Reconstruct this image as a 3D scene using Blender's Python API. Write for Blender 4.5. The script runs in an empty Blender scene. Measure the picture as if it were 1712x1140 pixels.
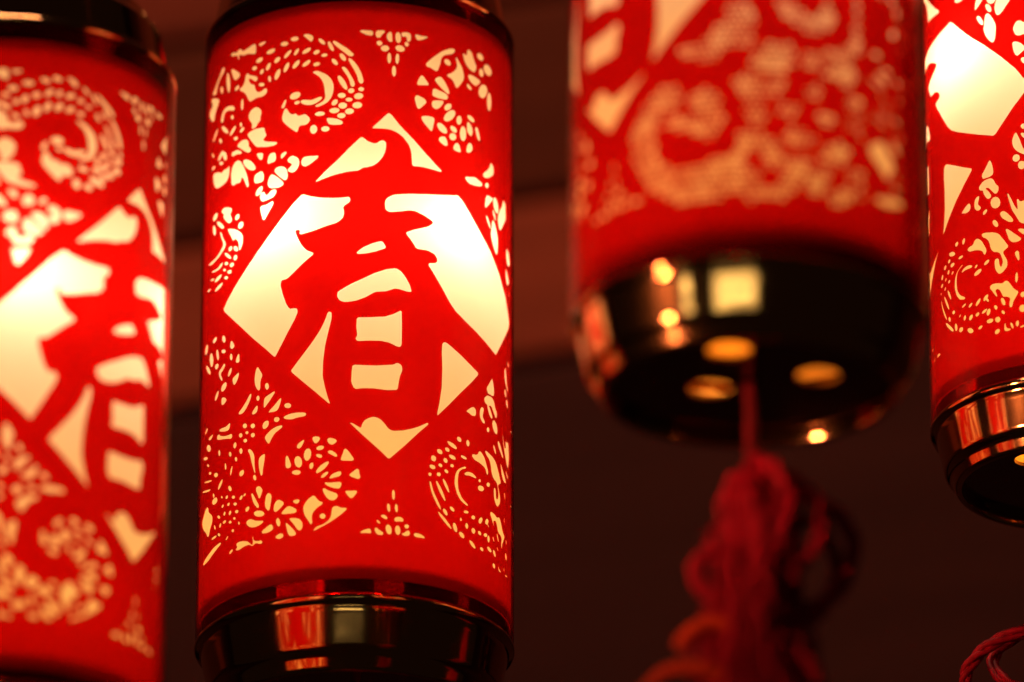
import bpy, bmesh, math, random
from mathutils import Vector, Matrix, noise
from mathutils.geometry import delaunay_2d_cdt

# ------------------------------------------------------------------ camera, world, exposure
R = 0.060                      # radius of a lantern shade, metres
PX = R / 262.0
EL = math.radians(22.3)        # the camera looks up at the hanging lanterns
sc = bpy.context.scene
cam_d = bpy.data.cameras.new("camera")
cam = bpy.data.objects.new("camera", cam_d)
sc.collection.objects.link(cam)
cam.location = (0, 0, 0)
cam.rotation_euler = (math.pi / 2 + EL, 0, 0)
cam_d.sensor_width = 36.0
cam_d.lens = 36.0 * 12000 / 1712
cam_d.clip_start = 0.05
cam_d.clip_end = 60
cam_d.dof.use_dof = True
cam_d.dof.focus_distance = 2.69
cam_d.dof.aperture_fstop = 5.0
cam_d.dof.aperture_blades = 0
sc.camera = cam

world = bpy.data.worlds.new("World")
sc.world = world
world.use_nodes = True
bg = world.node_tree.nodes["Background"]
bg.inputs[0].default_value = (1.0, 0.42, 0.22, 1)
bg.inputs[1].default_value = 0.006

sc.view_settings.view_transform = 'Standard'
sc.view_settings.look = 'None'
sc.view_settings.exposure = 0
sc.view_settings.gamma = 1
sc.render.engine = 'CYCLES'
sc.cycles.use_denoising = True
sc.cycles.max_bounces = 14
sc.cycles.diffuse_bounces = 5
sc.cycles.glossy_bounces = 6
sc.cycles.transmission_bounces = 10
sc.cycles.transparent_max_bounces = 24
sc.cycles.sample_clamp_indirect = 6.0
sc.cycles.caustics_reflective = False

# ------------------------------------------------------------------ helpers
def new_obj(name, mesh, parent=None, smooth=True, mat=None):
    if mat: mesh.materials.append(mat)
    if smooth:
        for p in mesh.polygons: p.use_smooth = True
    o = bpy.data.objects.new(name, mesh)
    sc.collection.objects.link(o)
    if parent: o.parent = parent
    return o

def mesh_of(name, verts, faces):
    m = bpy.data.meshes.new(name)
    m.from_pydata([tuple(v) for v in verts], [], faces)
    m.update()
    return m

def lathe(name, prof, seg=96, closed=False):
    """prof: list of (r, z)"""
    v, f = [], []
    n = len(prof)
    for r, z in prof:
        for k in range(seg):
            a = 2 * math.pi * k / seg
            v.append((r * math.cos(a), r * math.sin(a), z))
    rng = n if closed else n - 1
    for i in range(rng):
        j = (i + 1) % n
        for k in range(seg):
            l = (k + 1) % seg
            f.append((i * seg + k, i * seg + l, j * seg + l, j * seg + k))
    return mesh_of(name, v, f)

def spline(pts, n=8):
    P = [Vector(p) for p in pts]
    P = [2 * P[0] - P[1]] + P + [2 * P[-1] - P[-2]]
    out = []
    for i in range(1, len(P) - 2):
        for k in range(n):
            t = k / n
            a, b, c, d = P[i - 1], P[i], P[i + 1], P[i + 2]
            out.append(0.5 * ((2 * b) + (-a + c) * t + (2 * a - 5 * b + 4 * c - d) * t * t
                              + (-a + 3 * b - 3 * c + d) * t ** 3))
    out.append(P[-2])
    return out

def tube_data(path, rad, sides=8, V=None, F=None, ends=True, squash=1.0):
    V = [] if V is None else V
    F = [] if F is None else F
    base = len(V)
    n = len(path)
    up = Vector((0.31, 0.22, 0.92)).normalized()
    for i, p in enumerate(path):
        t = (path[min(i + 1, n - 1)] - path[max(i - 1, 0)]).normalized()
        s = t.cross(up)
        if s.length < 1e-3: s = t.cross(Vector((1, 0, 0)))
        s.normalize(); u = s.cross(t)
        r = rad(i / (n - 1)) if callable(rad) else rad
        for k in range(sides):
            a = 2 * math.pi * k / sides
            V.append(p + s * (math.cos(a) * r) + u * (math.sin(a) * r * squash))
    for i in range(n - 1):
        for k in range(sides):
            l = (k + 1) % sides
            F.append((base + i * sides + k, base + i * sides + l, base + (i + 1) * sides + l, base + (i + 1) * sides + k))
    if ends:
        F.append(tuple(base + k for k in range(sides))[::-1])
        F.append(tuple(base + (n - 1) * sides + k for k in range(sides)))
    return V, F

def nodes(name):
    m = bpy.data.materials.new(name)
    m.use_nodes = True
    nt = m.node_tree
    for n in list(nt.nodes):
        nt.nodes.remove(n)
    out = nt.nodes.new('ShaderNodeOutputMaterial')
    return m, nt, out

def N(nt, t, **kw):
    n = nt.nodes.new(t)
    for k, v in kw.items():
        if k.startswith('i_'):
            key = k[2:]
            key = int(key) if key.isdigit() else key.replace('_', ' ')
            n.inputs[key].default_value = v
        else:
            setattr(n, k, v)
    return n

# ------------------------------------------------------------------ materials
def mat_diffuser():
    # cream plastic tube that scatters the lamp inside it
    m, nt, out = nodes("cream_diffuser_plastic")
    tc = N(nt, 'ShaderNodeTexCoord')
    nz = N(nt, 'ShaderNodeTexNoise', i_Scale=55.0, i_Detail=3.0)
    nt.links.new(tc.outputs['Object'], nz.inputs['Vector'])
    cr = N(nt, 'ShaderNodeValToRGB')
    cr.color_ramp.elements[0].color = (DIFC[0] * .95, DIFC[1] * .95, DIFC[2] * .93, 1)
    cr.color_ramp.elements[1].color = (*DIFC, 1)
    nt.links.new(nz.outputs['Fac'], cr.inputs['Fac'])
    tr = N(nt, 'ShaderNodeBsdfTranslucent')
    df = N(nt, 'ShaderNodeBsdfDiffuse')
    df.inputs['Color'].default_value = (.80, .62, .38, 1)
    nt.links.new(cr.outputs['Color'], tr.inputs['Color'])
    mx = N(nt, 'ShaderNodeMixShader', i_0=0.45)
    nt.links.new(tr.outputs[0], mx.inputs[1]); nt.links.new(df.outputs[0], mx.inputs[2])
    nt.links.new(mx.outputs[0], out.inputs['Surface'])
    return m
DIFC = (0.95, 0.80, 0.56)

def mat_film():
    # thin red plastic film: filters what lies behind it, slightly glossy
    m, nt, out = nodes("red_film")
    tc = N(nt, 'ShaderNodeTexCoord')
    nz = N(nt, 'ShaderNodeTexNoise', i_Scale=38.0, i_Detail=4.0, i_Roughness=0.6)
    nt.links.new(tc.outputs['Object'], nz.inputs['Vector'])
    cr = N(nt, 'ShaderNodeValToRGB')
    cr.color_ramp.elements[0].position = 0.3; cr.color_ramp.elements[1].position = 0.75
    cr.color_ramp.elements[0].color = (0.78, 0.058, 0.050, 1)
    cr.color_ramp.elements[1].color = (0.83, 0.072, 0.062, 1)
    nt.links.new(nz.outputs['Fac'], cr.inputs['Fac'])
    tp = N(nt, 'ShaderNodeBsdfTransparent')
    # a slanting path through the film is longer, so it lets less light through
    lw = N(nt, 'ShaderNodeLayerWeight', i_Blend=0.5)
    pw = N(nt, 'ShaderNodeMath', operation='POWER', i_1=1.6)
    nt.links.new(lw.outputs['Facing'], pw.inputs[0])
    md = N(nt, 'ShaderNodeMapRange', i_To_Min=1.0, i_To_Max=0.62)
    nt.links.new(pw.outputs[0], md.inputs['Value'])
    vs = N(nt, 'ShaderNodeVectorMath', operation='SCALE')
    nt.links.new(cr.outputs['Color'], vs.inputs[0]); nt.links.new(md.outputs[0], vs.inputs['Scale'])
    nt.links.new(vs.outputs[0], tp.inputs['Color'])
    df = N(nt, 'ShaderNodeBsdfDiffuse'); df.inputs['Color'].default_value = (0.45, 0.008, 0.012, 1)
    m1 = N(nt, 'ShaderNodeMixShader', i_0=0.08)
    nt.links.new(tp.outputs[0], m1.inputs[1]); nt.links.new(df.outputs[0], m1.inputs[2])
    gl = N(nt, 'ShaderNodeBsdfGlossy', i_Roughness=0.30)
    gl.inputs['Color'].default_value = (1, .9, .85, 1)
    fr = N(nt, 'ShaderNodeFresnel', i_IOR=1.3)
    m2 = N(nt, 'ShaderNodeMixShader')
    ge = N(nt, 'ShaderNodeNewGeometry')
    inv = N(nt, 'ShaderNodeMath', operation='SUBTRACT', i_0=1.0)
    nt.links.new(ge.outputs['Backfacing'], inv.inputs[1])
    mu = N(nt, 'ShaderNodeMath', operation='MULTIPLY')
    nt.links.new(fr.outputs[0], mu.inputs[0]); nt.links.new(inv.outputs[0], mu.inputs[1])
    mu2 = N(nt, 'ShaderNodeMath', operation='MULTIPLY', i_1=0.35)
    nt.links.new(mu.outputs[0], mu2.inputs[0])
    nt.links.new(mu2.outputs[0], m2.inputs[0])
    nt.links.new(m1.outputs[0], m2.inputs[1]); nt.links.new(gl.outputs[0], m2.inputs[2])
    nt.links.new(m2.outputs[0], out.inputs['Surface'])
    return m

def mat_metal(name, col, rough, bump=0.0):
    m, nt, out = nodes(name)
    b = N(nt, 'ShaderNodeBsdfPrincipled')
    b.inputs['Metallic'].default_value = 1.0
    tc = N(nt, 'ShaderNodeTexCoord')
    nz = N(nt, 'ShaderNodeTexNoise', i_Scale=24.0, i_Detail=5.0)
    nt.links.new(tc.outputs['Object'], nz.inputs['Vector'])
    mr = N(nt, 'ShaderNodeMapRange', i_To_Min=rough * .6, i_To_Max=rough * 1.6)
    nt.links.new(nz.outputs['Fac'], mr.inputs['Value'])
    nt.links.new(mr.outputs[0], b.inputs['Roughness'])
    cr = N(nt, 'ShaderNodeValToRGB')
    cr.color_ramp.elements[0].color = (*[c * .85 for c in col], 1)
    cr.color_ramp.elements[1].color = (*col, 1)
    nt.links.new(nz.outputs['Fac'], cr.inputs['Fac'])
    nt.links.new(cr.outputs['Color'], b.inputs['Base Color'])
    if bump:
        n2 = N(nt, 'ShaderNodeTexNoise', i_Scale=30.0, i_Detail=2.0)
        nt.links.new(tc.outputs['Object'], n2.inputs['Vector'])
        bp = N(nt, 'ShaderNodeBump', i_Strength=bump, i_Distance=0.0006)
        nt.links.new(n2.outputs['Fac'], bp.inputs['Height'])
        nt.links.new(bp.outputs[0], b.inputs['Normal'])
    nt.links.new(b.outputs[0], out.inputs['Surface'])
    return m

def mat_amber():
    m, nt, out = nodes("amber_glow_tint")
    tr = N(nt, 'ShaderNodeBsdfTranslucent'); tr.inputs['Color'].default_value = (0.98, 0.42, 0.05, 1)
    df = N(nt, 'ShaderNodeBsdfDiffuse'); df.inputs['Color'].default_value = (0.8, 0.3, 0.05, 1)
    tc = N(nt, 'ShaderNodeTexCoord')
    nz = N(nt, 'ShaderNodeTexNoise', i_Scale=60.0)
    nt.links.new(tc.outputs['Object'], nz.inputs['Vector'])
    mr = N(nt, 'ShaderNodeMapRange', i_To_Min=.10, i_To_Max=.25)
    nt.links.new(nz.outputs['Fac'], mr.inputs['Value'])
    mx = N(nt, 'ShaderNodeMixShader')
    nt.links.new(mr.outputs[0], mx.inputs[0])
    nt.links.new(tr.outputs[0], mx.inputs[1]); nt.links.new(df.outputs[0], mx.inputs[2])
    nt.links.new(mx.outputs[0], out.inputs['Surface'])
    return m

def mat_thread(name, col, fibre=900.0):
    m, nt, out = nodes(name)
    b = N(nt, 'ShaderNodeBsdfPrincipled', i_Roughness=0.55)
    b.inputs['Specular IOR Level'].default_value = 0.15
    tc = N(nt, 'ShaderNodeTexCoord')
    mp = N(nt, 'ShaderNodeMapping'); mp.inputs['Scale'].default_value = (1, 1, .12)
    nt.links.new(tc.outputs['Object'], mp.inputs['Vector'])
    nz = N(nt, 'ShaderNodeTexNoise', i_Scale=fibre, i_Detail=2.0)
    nt.links.new(mp.outputs[0], nz.inputs['Vector'])
    cr = N(nt, 'ShaderNodeValToRGB')
    cr.color_ramp.elements[0].position = .3; cr.color_ramp.elements[1].position = .7
    cr.color_ramp.elements[0].color = (*[c * .6 for c in col], 1)
    cr.color_ramp.elements[1].color = (*col, 1)
    nt.links.new(nz.outputs['Fac'], cr.inputs['Fac'])
    nt.links.new(cr.outputs['Color'], b.inputs['Base Color'])
    nt.links.new(b.outputs[0], out.inputs['Surface'])
    return m

def mat_wood(name, col):
    m, nt, out = nodes(name)
    b = N(nt, 'ShaderNodeBsdfPrincipled', i_Roughness=0.8)
    b.inputs['Specular IOR Level'].default_value = 0.08
    tc = N(nt, 'ShaderNodeTexCoord')
    mp = N(nt, 'ShaderNodeMapping'); mp.inputs['Scale'].default_value = (.6, 8, 8)
    nt.links.new(tc.outputs['Object'], mp.inputs['Vector'])
    nz = N(nt, 'ShaderNodeTexNoise', i_Scale=6.0, i_Detail=8.0, i_Roughness=.65)
    nt.links.new(mp.outputs[0], nz.inputs['Vector'])
    cr = N(nt, 'ShaderNodeValToRGB')
    cr.color_ramp.elements[0].position = .3; cr.color_ramp.elements[1].position = .7
    cr.color_ramp.elements[0].color = (*[c * .7 for c in col], 1)
    cr.color_ramp.elements[1].color = (*col, 1)
    nt.links.new(nz.outputs['Fac'], cr.inputs['Fac'])
    nt.links.new(cr.outputs['Color'], b.inputs['Base Color'])
    bp = N(nt, 'ShaderNodeBump', i_Strength=.3, i_Distance=0.002)
    nt.links.new(nz.outputs['Fac'], bp.inputs['Height'])
    nt.links.new(bp.outputs[0], b.inputs['Normal'])
    nt.links.new(b.outputs[0], out.inputs['Surface'])
    return m

WLP = 37.0
SLP = 0.23
M_DIF = mat_diffuser()
M_FILM = mat_film()
M_CAP = mat_metal("dark_gold_chrome", (0.80, 0.50, 0.22), 0.09, 0.60)
M_PLATE = mat_metal("darkened_chrome", (0.20, 0.15, 0.12), 0.10, 0.15)  # cap metal with its dark reflection put into the colour
M_AMB = mat_amber()
M_CORD = mat_thread("dark_red_cord", (0.16, 0.003, 0.010))
M_TAS = mat_thread("crimson_thread", (0.36, 0.003, 0.026), 500.0)
M_TIP = mat_thread("warm_lit_thread", (0.75, 0.07, 0.015))  # warm light on the yarn tips is put into this thread colour

# ------------------------------------------------------------------ the cut-out pattern
# openings of the red film, one per line: "angle*20,height*1000 ..." round the shade
# (degrees from the front, height in shade radii); the sheet repeats every half turn
PATTERN = """
247,1178 258,1173 270,1164 320,1111 333,1099 416,1031 430,1020 524,942 538,931 598,886 613,876 660,845 664,837 659,832 645,830 601,832 580,833 534,835 514,836 477,835 456,834 431,832 420,840 419,872 417,890 414,921 410,938 396,970 386,984 360,1013 346,1025 314,1044 297,1051 261,1061 242,1064 208,1066 189,1066 161,1065 144,1065 128,1064 125,1069 134,1079 145,1090 234,1173;
55,1003 73,990 88,980 105,972 120,967 133,964 145,964 157,967 168,973 177,980 188,985 200,988 210,986 220,979 225,969 226,955 225,939 221,919 215,902 201,873 190,858 173,839 159,826 136,811 118,804 98,798 80,794 64,792 48,785 34,775 17,769 -7,768 -26,766 -53,763 -71,760 -105,753 -124,749 -172,738 -190,733 -225,723 -243,718 -269,709 -281,707 -288,710 -284,717 -241,755 -228,767 -136,843 -122,855 -44,927 -31,940 40,1003;
-379,634 -337,618 -318,612 -251,598 -231,595 -143,588 -124,588 -44,593 -34,584 -32,567 -39,553 -76,530 -82,517 -76,488 -77,471 -83,452 -94,438 -117,422 -133,414 -199,399 -217,394 -292,374 -310,370 -384,359 -397,360 -406,365 -407,373 -403,384 -408,391 -425,393 -434,390 -437,382 -433,369 -425,351 -416,333 -400,305 -389,288 -361,256 -345,244 -308,228 -298,221 -297,215 -303,207 -330,190 -345,180 -386,151 -401,140 -451,102 -466,92 -492,74 -510,69 -537,68 -548,59 -550,42 -548,24 -535,-18 -529,-36 -509,-86 -500,-104 -485,-126 -474,-135 -461,-134 -447,-135 -430,-137 -419,-145 -413,-159 -414,-173 -433,-211 -442,-226 -481,-283 -490,-297 -539,-373 -549,-387 -585,-441 -598,-440 -669,-378 -686,-363 -785,-282 -804,-266 -938,-152 -960,-134 -1127,-2 -1134,15 -1100,48 -1085,60 -1011,116 -996,127 -897,200 -882,212 -774,299 -760,311 -661,397 -648,409 -556,492 -543,504 -472,572 -458,584 -396,633;
222,573 231,588 244,600 278,617 296,623 379,636 399,639 509,653 530,656 664,676 687,680 800,704 820,702 850,685 865,674 927,620 940,608 1043,523 1058,511 1178,427 1193,415 1311,319 1325,307 1439,204 1452,191 1548,69 1551,52 1544,32 1524,7 1435,-79 1411,-103 1266,-256 1244,-264 1115,-225 1093,-218 991,-181 971,-174 882,-139 863,-130 801,-101 785,-91 741,-51 729,-39 675,27 664,40 604,113 593,127 558,165 554,176 557,185 570,191 614,200 625,208 627,220 623,232 609,250 594,259 556,269 536,271 469,269 453,275 428,307 417,320 389,349 381,360 379,368 387,376 429,394 448,401 535,431 555,440 582,457 589,467 583,476 571,484 529,501 511,507 463,521 444,524 415,525 395,523 336,509 316,506 266,498 248,499 232,505 223,517 218,556;
28,223 48,238 57,243 66,249 75,254 114,271 124,275 134,279 144,282 188,294 198,295 206,292 212,286 227,264 228,256 226,250 220,245 174,228 164,224 154,221 143,218 99,208 89,206 78,204 68,203 39,200 31,200 25,201 20,204 19,208 19,212 23,217;
-119,-64 -114,-53 -103,-44 -30,-5 -13,3 60,35 77,43 135,70 153,78 226,105 244,110 294,119 312,119 327,113 342,104 369,78 380,65 410,20 417,4 424,-20 418,-30 400,-32 382,-31 338,-23 321,-21 305,-20 288,-23 245,-40 226,-45 162,-52 144,-58 93,-87 76,-95 19,-115 0,-119 -48,-125 -67,-124 -86,-119 -101,-112 -110,-102 -117,-90 -120,-76;
35,-227 107,-224 128,-223 213,-216 234,-212 282,-194 302,-185 340,-164 350,-169 353,-262 353,-282 352,-382 349,-397 343,-406 335,-411 323,-411 307,-408 273,-395 252,-389 205,-383 184,-382 115,-384 93,-385 37,-389 23,-385 17,-374 17,-364 25,-355 27,-341 21,-301 20,-281 23,-237;
7,-546 80,-548 101,-548 170,-547 191,-545 284,-534 301,-528 312,-520 326,-519 344,-526 354,-537 357,-553 355,-571 341,-603 336,-623 324,-691 311,-703 253,-709 232,-709 162,-705 141,-704 87,-705 66,-706 20,-711 5,-702 -9,-674 -13,-655 -11,-612 -10,-592 -5,-555;
-179,-184 -165,-187 -158,-198 -158,-220 -160,-240 -182,-326 -187,-345 -204,-416 -207,-436 -216,-514 -217,-534 -219,-606 -217,-626 -205,-677 -200,-697 -182,-756 -175,-775 -165,-802 -169,-805 -248,-740 -265,-725 -358,-648 -376,-633 -456,-565 -458,-551 -408,-497 -394,-483 -314,-397 -301,-382 -252,-318 -241,-301 -213,-251 -205,-233 -189,-192;
678,-332 692,-323 708,-322 726,-327 746,-335 832,-372 853,-381 948,-421 971,-430 1025,-450 1025,-465 971,-517 949,-537 844,-631 824,-650 747,-724 728,-742 642,-823 633,-828 631,-821 633,-807 648,-746 652,-726 666,-644 668,-624 672,-516 672,-496 667,-404 668,-383 671,-346;
-16,-936 -3,-938 12,-944 53,-967 63,-963 69,-943 78,-928 94,-912 110,-903 144,-893 162,-893 186,-899 202,-907 222,-925 235,-938 254,-960 268,-969 285,-974 303,-975 350,-969 370,-965 421,-950 441,-944 486,-926 505,-917 544,-895 556,-891 562,-895 557,-904 487,-964 472,-978 376,-1069 361,-1082 268,-1163 254,-1164 192,-1113 178,-1102 87,-1030 73,-1019 -16,-941;
-1087,1768 -1074,1771 -1058,1768 -1038,1761 -1024,1758 -1017,1760 -1008,1763 -996,1768 -983,1769 -970,1766 -958,1759 -949,1748 -938,1744 -925,1745 -910,1747 -893,1749 -875,1753 -854,1758 -837,1760 -823,1760 -813,1756 -805,1748 -801,1735 -800,1698 -805,1688 -817,1687 -836,1692 -862,1701 -888,1707 -913,1707 -936,1711 -956,1720 -971,1724 -980,1724 -982,1717 -977,1701 -980,1695 -992,1699 -999,1708 -1002,1723 -1012,1732 -1029,1736 -1046,1739 -1063,1743 -1078,1750 -1088,1761;
-774,1751 -768,1752 -760,1753 -751,1754 -740,1754 -727,1754 -717,1753 -711,1752 -708,1749 -712,1744 -716,1741 -721,1737 -727,1734 -734,1731 -741,1729 -750,1727 -757,1727 -764,1730 -770,1734 -775,1739 -778,1744 -777,1748;
-735,1640 -734,1630 -741,1621 -756,1616 -774,1614 -791,1618 -801,1626 -803,1635 -795,1644 -780,1650 -762,1651 -746,1647;
-789,1585 -791,1577 -799,1573 -811,1572 -825,1576 -836,1583 -842,1592 -840,1600 -832,1604 -819,1605 -806,1601 -795,1594;
-730,1562 -724,1555 -724,1545 -728,1537 -737,1531 -748,1529 -758,1532 -764,1539 -764,1549 -760,1557 -751,1563 -740,1565;
-668,1592 -662,1584 -661,1571 -667,1558 -677,1547 -690,1542 -701,1544 -707,1552 -708,1565 -702,1578 -691,1589 -679,1594;
-625,1677 -626,1667 -636,1659 -654,1653 -675,1653 -693,1657 -703,1665 -703,1674 -691,1682 -673,1687 -652,1688 -635,1684;
-584,1613 -580,1604 -583,1593 -593,1584 -607,1578 -621,1578 -631,1584 -635,1593 -632,1604 -622,1613 -608,1618 -594,1618;
-584,1532 -576,1522 -576,1505 -582,1486 -594,1470 -608,1461 -621,1462 -629,1472 -629,1488 -623,1507 -610,1523 -596,1532;
-666,1456 -674,1460 -682,1469 -687,1481 -687,1493 -684,1501 -677,1504 -669,1500 -661,1491 -656,1479 -656,1467 -659,1459;
-513,1696 -516,1688 -528,1683 -545,1682 -562,1686 -575,1694 -581,1703 -577,1711 -565,1716 -548,1716 -531,1712 -518,1704;
-431,1717 -434,1708 -445,1703 -461,1702 -478,1705 -491,1713 -496,1722 -493,1731 -481,1736 -465,1737 -449,1734 -436,1726;
-228,1653 -236,1651 -249,1656 -263,1666 -274,1679 -279,1691 -278,1698 -270,1700 -257,1695 -243,1685 -232,1672 -227,1661;
-165,1601 -175,1603 -187,1614 -199,1632 -207,1650 -209,1666 -205,1674 -196,1672 -184,1660 -172,1643 -164,1624 -161,1609;
-490,1648 -488,1639 -494,1626 -507,1612 -524,1601 -539,1596 -549,1598 -551,1606 -545,1619 -531,1633 -515,1644 -500,1650;
-431,1649 -427,1642 -428,1630 -435,1618 -446,1607 -457,1603 -466,1604 -470,1612 -468,1623 -461,1635 -450,1645 -439,1650;
-335,1638 -335,1629 -344,1618 -360,1609 -378,1603 -394,1603 -403,1608 -403,1617 -394,1628 -378,1637 -360,1643 -344,1643;
-268,1613 -268,1605 -274,1596 -285,1590 -297,1588 -309,1591 -316,1597 -316,1606 -310,1614 -299,1620 -286,1622 -275,1619;
-209,1580 -211,1573 -219,1568 -230,1566 -242,1567 -252,1571 -256,1578 -254,1584 -246,1590 -235,1592 -223,1591 -213,1586;
-134,1504 -143,1502 -155,1507 -167,1517 -176,1530 -179,1542 -176,1550 -167,1552 -155,1547 -143,1537 -134,1524 -131,1512;
-76,1530 -86,1529 -98,1536 -110,1548 -118,1563 -120,1577 -116,1585 -106,1586 -94,1579 -82,1566 -74,1551 -72,1538;
-508,1564 -503,1555 -504,1540 -511,1523 -523,1508 -536,1499 -547,1500 -553,1509 -552,1524 -544,1541 -532,1556 -519,1565;
-423,1566 -419,1557 -423,1542 -434,1528 -450,1516 -465,1511 -476,1514 -480,1524 -476,1538 -464,1552 -449,1564 -434,1569;
-338,1554 -337,1545 -344,1533 -358,1522 -376,1515 -391,1513 -401,1517 -402,1526 -394,1538 -380,1549 -363,1556 -347,1558;
-263,1524 -265,1516 -273,1509 -285,1506 -299,1506 -310,1510 -316,1518 -315,1526 -307,1532 -294,1536 -280,1536 -269,1532;
-63,1329 -75,1331 -93,1346 -112,1371 -127,1398 -133,1420 -129,1431 -117,1429 -98,1414 -79,1389 -65,1363 -59,1341;
62,1334 59,1326 51,1319 41,1317 30,1319 22,1325 19,1333 22,1341 30,1348 40,1350 51,1348 59,1342;
-9,1327 -10,1317 -17,1309 -28,1304 -40,1304 -51,1310 -56,1318 -55,1328 -48,1336 -37,1341 -24,1340 -14,1336;
-392,1739 -389,1741 -384,1742 -378,1742 -371,1742 -364,1741 -356,1739 -349,1736 -341,1733 -333,1728 -327,1723 -322,1719 -319,1715 -317,1712 -317,1707 -317,1703 -318,1697 -321,1691 -324,1687 -327,1684 -334,1683 -338,1684 -342,1686 -346,1690 -351,1694 -356,1698 -360,1702 -365,1706 -369,1710 -374,1714 -379,1719 -385,1724 -390,1728 -393,1733;
-168,1675 -157,1674 -142,1668 -119,1653 -101,1641 -68,1621 -50,1608 -20,1581 -16,1570 -23,1563 -33,1560 -45,1562 -61,1570 -84,1588 -101,1601 -130,1623 -145,1634 -156,1645 -165,1656 -171,1669;
-55,1546 -49,1550 -39,1547 -24,1536 -10,1522 7,1502 19,1485 36,1455 44,1436 52,1412 56,1396 55,1384 51,1376 43,1372 34,1372 26,1377 19,1389 15,1408 8,1427 -4,1452 -14,1470 -28,1491 -39,1509 -53,1535;
-101,1488 -94,1492 -86,1490 -74,1483 -62,1470 -45,1443 -34,1426 -19,1402 -11,1385 -7,1369 -9,1357 -15,1350 -23,1348 -31,1351 -38,1362 -42,1381 -49,1400 -63,1426 -74,1442 -85,1456 -94,1469 -101,1481;
-316,1472 -298,1477 -280,1475 -245,1459 -227,1449 -209,1437 -194,1424 -181,1409 -171,1393 -163,1372 -161,1354 -161,1334 -164,1317 -173,1291 -181,1275 -193,1261 -206,1249 -225,1239 -242,1232 -265,1224 -280,1223 -292,1225 -296,1229 -294,1236 -285,1242 -270,1246 -255,1253 -238,1262 -228,1274 -223,1289 -223,1305 -226,1321 -228,1339 -231,1359 -235,1376 -241,1393 -250,1409 -264,1427 -278,1439 -293,1449 -307,1458 -319,1466;
-411,1280 -405,1285 -392,1286 -374,1284 -354,1281 -333,1277 -313,1279 -296,1285 -279,1290 -265,1293 -254,1293 -248,1289 -246,1283 -249,1275 -260,1266 -277,1255 -297,1248 -317,1243 -338,1242 -360,1244 -377,1249 -391,1256 -402,1264 -410,1273;
-411,1332 -411,1318 -423,1306 -443,1298 -466,1297 -485,1303 -497,1314 -497,1328 -485,1340 -465,1348 -442,1349 -422,1343;
-415,1275 -416,1267 -423,1262 -434,1259 -446,1259 -456,1264 -461,1270 -460,1278 -453,1283 -442,1286 -430,1285 -420,1281;
-71,1290 -75,1281 -86,1274 -101,1272 -115,1275 -126,1282 -131,1292 -127,1302 -116,1309 -101,1311 -86,1308 -75,1300;
-22,1261 -25,1253 -35,1248 -48,1246 -61,1248 -70,1254 -74,1262 -71,1269 -61,1275 -48,1276 -35,1274 -25,1268;
56,1290 53,1278 42,1268 26,1263 8,1263 -5,1270 -12,1281 -9,1293 2,1303 19,1308 36,1307 50,1301;
-134,1265 -129,1256 -130,1244 -137,1233 -148,1225 -160,1223 -170,1226 -175,1235 -174,1247 -167,1258 -156,1266 -144,1268;
-61,1220 -65,1209 -77,1201 -93,1198 -109,1202 -121,1211 -125,1222 -121,1234 -109,1242 -93,1244 -77,1241 -65,1232;
-116,1190 -121,1180 -134,1172 -153,1169 -172,1171 -186,1179 -192,1189 -188,1200 -175,1207 -156,1210 -137,1208 -122,1201;
-11,1183 -14,1172 -25,1163 -41,1159 -58,1160 -71,1168 -77,1178 -73,1189 -62,1198 -46,1202 -29,1200 -16,1193;
-71,1154 -74,1144 -85,1136 -100,1132 -116,1134 -128,1141 -134,1151 -130,1161 -120,1168 -104,1171 -88,1170 -76,1163;
-222,1174 -226,1165 -240,1160 -259,1158 -279,1160 -294,1167 -300,1175 -295,1183 -281,1189 -262,1191 -242,1188 -228,1182;
-279,1066 -285,1050 -296,1040 -311,1039 -324,1046 -334,1059 -336,1076 -331,1092 -320,1101 -305,1103 -291,1096 -282,1083;
-188,1064 -192,1054 -204,1047 -219,1046 -235,1050 -247,1058 -251,1069 -247,1079 -235,1085 -220,1087 -204,1083 -192,1075;
49,1225 45,1212 33,1203 15,1199 -4,1201 -18,1209 -23,1221 -19,1233 -7,1242 11,1246 30,1244 44,1236;
-199,1142 -189,1141 -179,1140 -168,1138 -158,1137 -144,1134 -134,1132 -123,1128 -114,1124 -104,1120 -97,1115 -93,1109 -91,1104 -92,1099 -95,1095 -101,1091 -109,1089 -123,1088 -133,1088 -144,1088 -155,1089 -174,1092 -183,1094 -190,1096 -195,1100 -198,1104 -201,1109 -204,1115 -207,1122 -209,1131 -209,1137 -205,1140;
-561,1276 -551,1292 -546,1299 -542,1304 -538,1308 -534,1309 -529,1309 -525,1302 -525,1297 -526,1290 -528,1282 -531,1273 -534,1266 -537,1260 -540,1256 -545,1252 -551,1250 -557,1251 -563,1255 -565,1258 -566,1263 -565,1269;
-539,1245 -530,1247 -522,1242 -514,1233 -506,1222 -498,1210 -487,1202 -475,1198 -464,1197 -454,1199 -446,1196 -438,1189 -430,1184 -422,1180 -414,1180 -404,1183 -394,1184 -381,1184 -368,1179 -355,1169 -344,1159 -337,1149 -336,1138 -339,1128 -347,1119 -357,1112 -372,1108 -407,1108 -420,1099 -426,1077 -432,1068 -438,1068 -450,1074 -470,1089 -488,1102 -516,1125 -531,1139 -544,1152 -554,1165 -559,1177 -560,1189 -557,1202 -552,1217 -545,1236;
-1107,1499 -1123,1514 -1138,1545 -1148,1585 -1149,1622 -1141,1646 -1127,1651 -1110,1637 -1095,1605 -1086,1566 -1086,1530 -1093,1505;
-1206,1528 -1221,1536 -1234,1549 -1241,1565 -1241,1578 -1232,1585 -1219,1585 -1204,1577 -1192,1563 -1185,1548 -1186,1535 -1193,1527;
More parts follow.
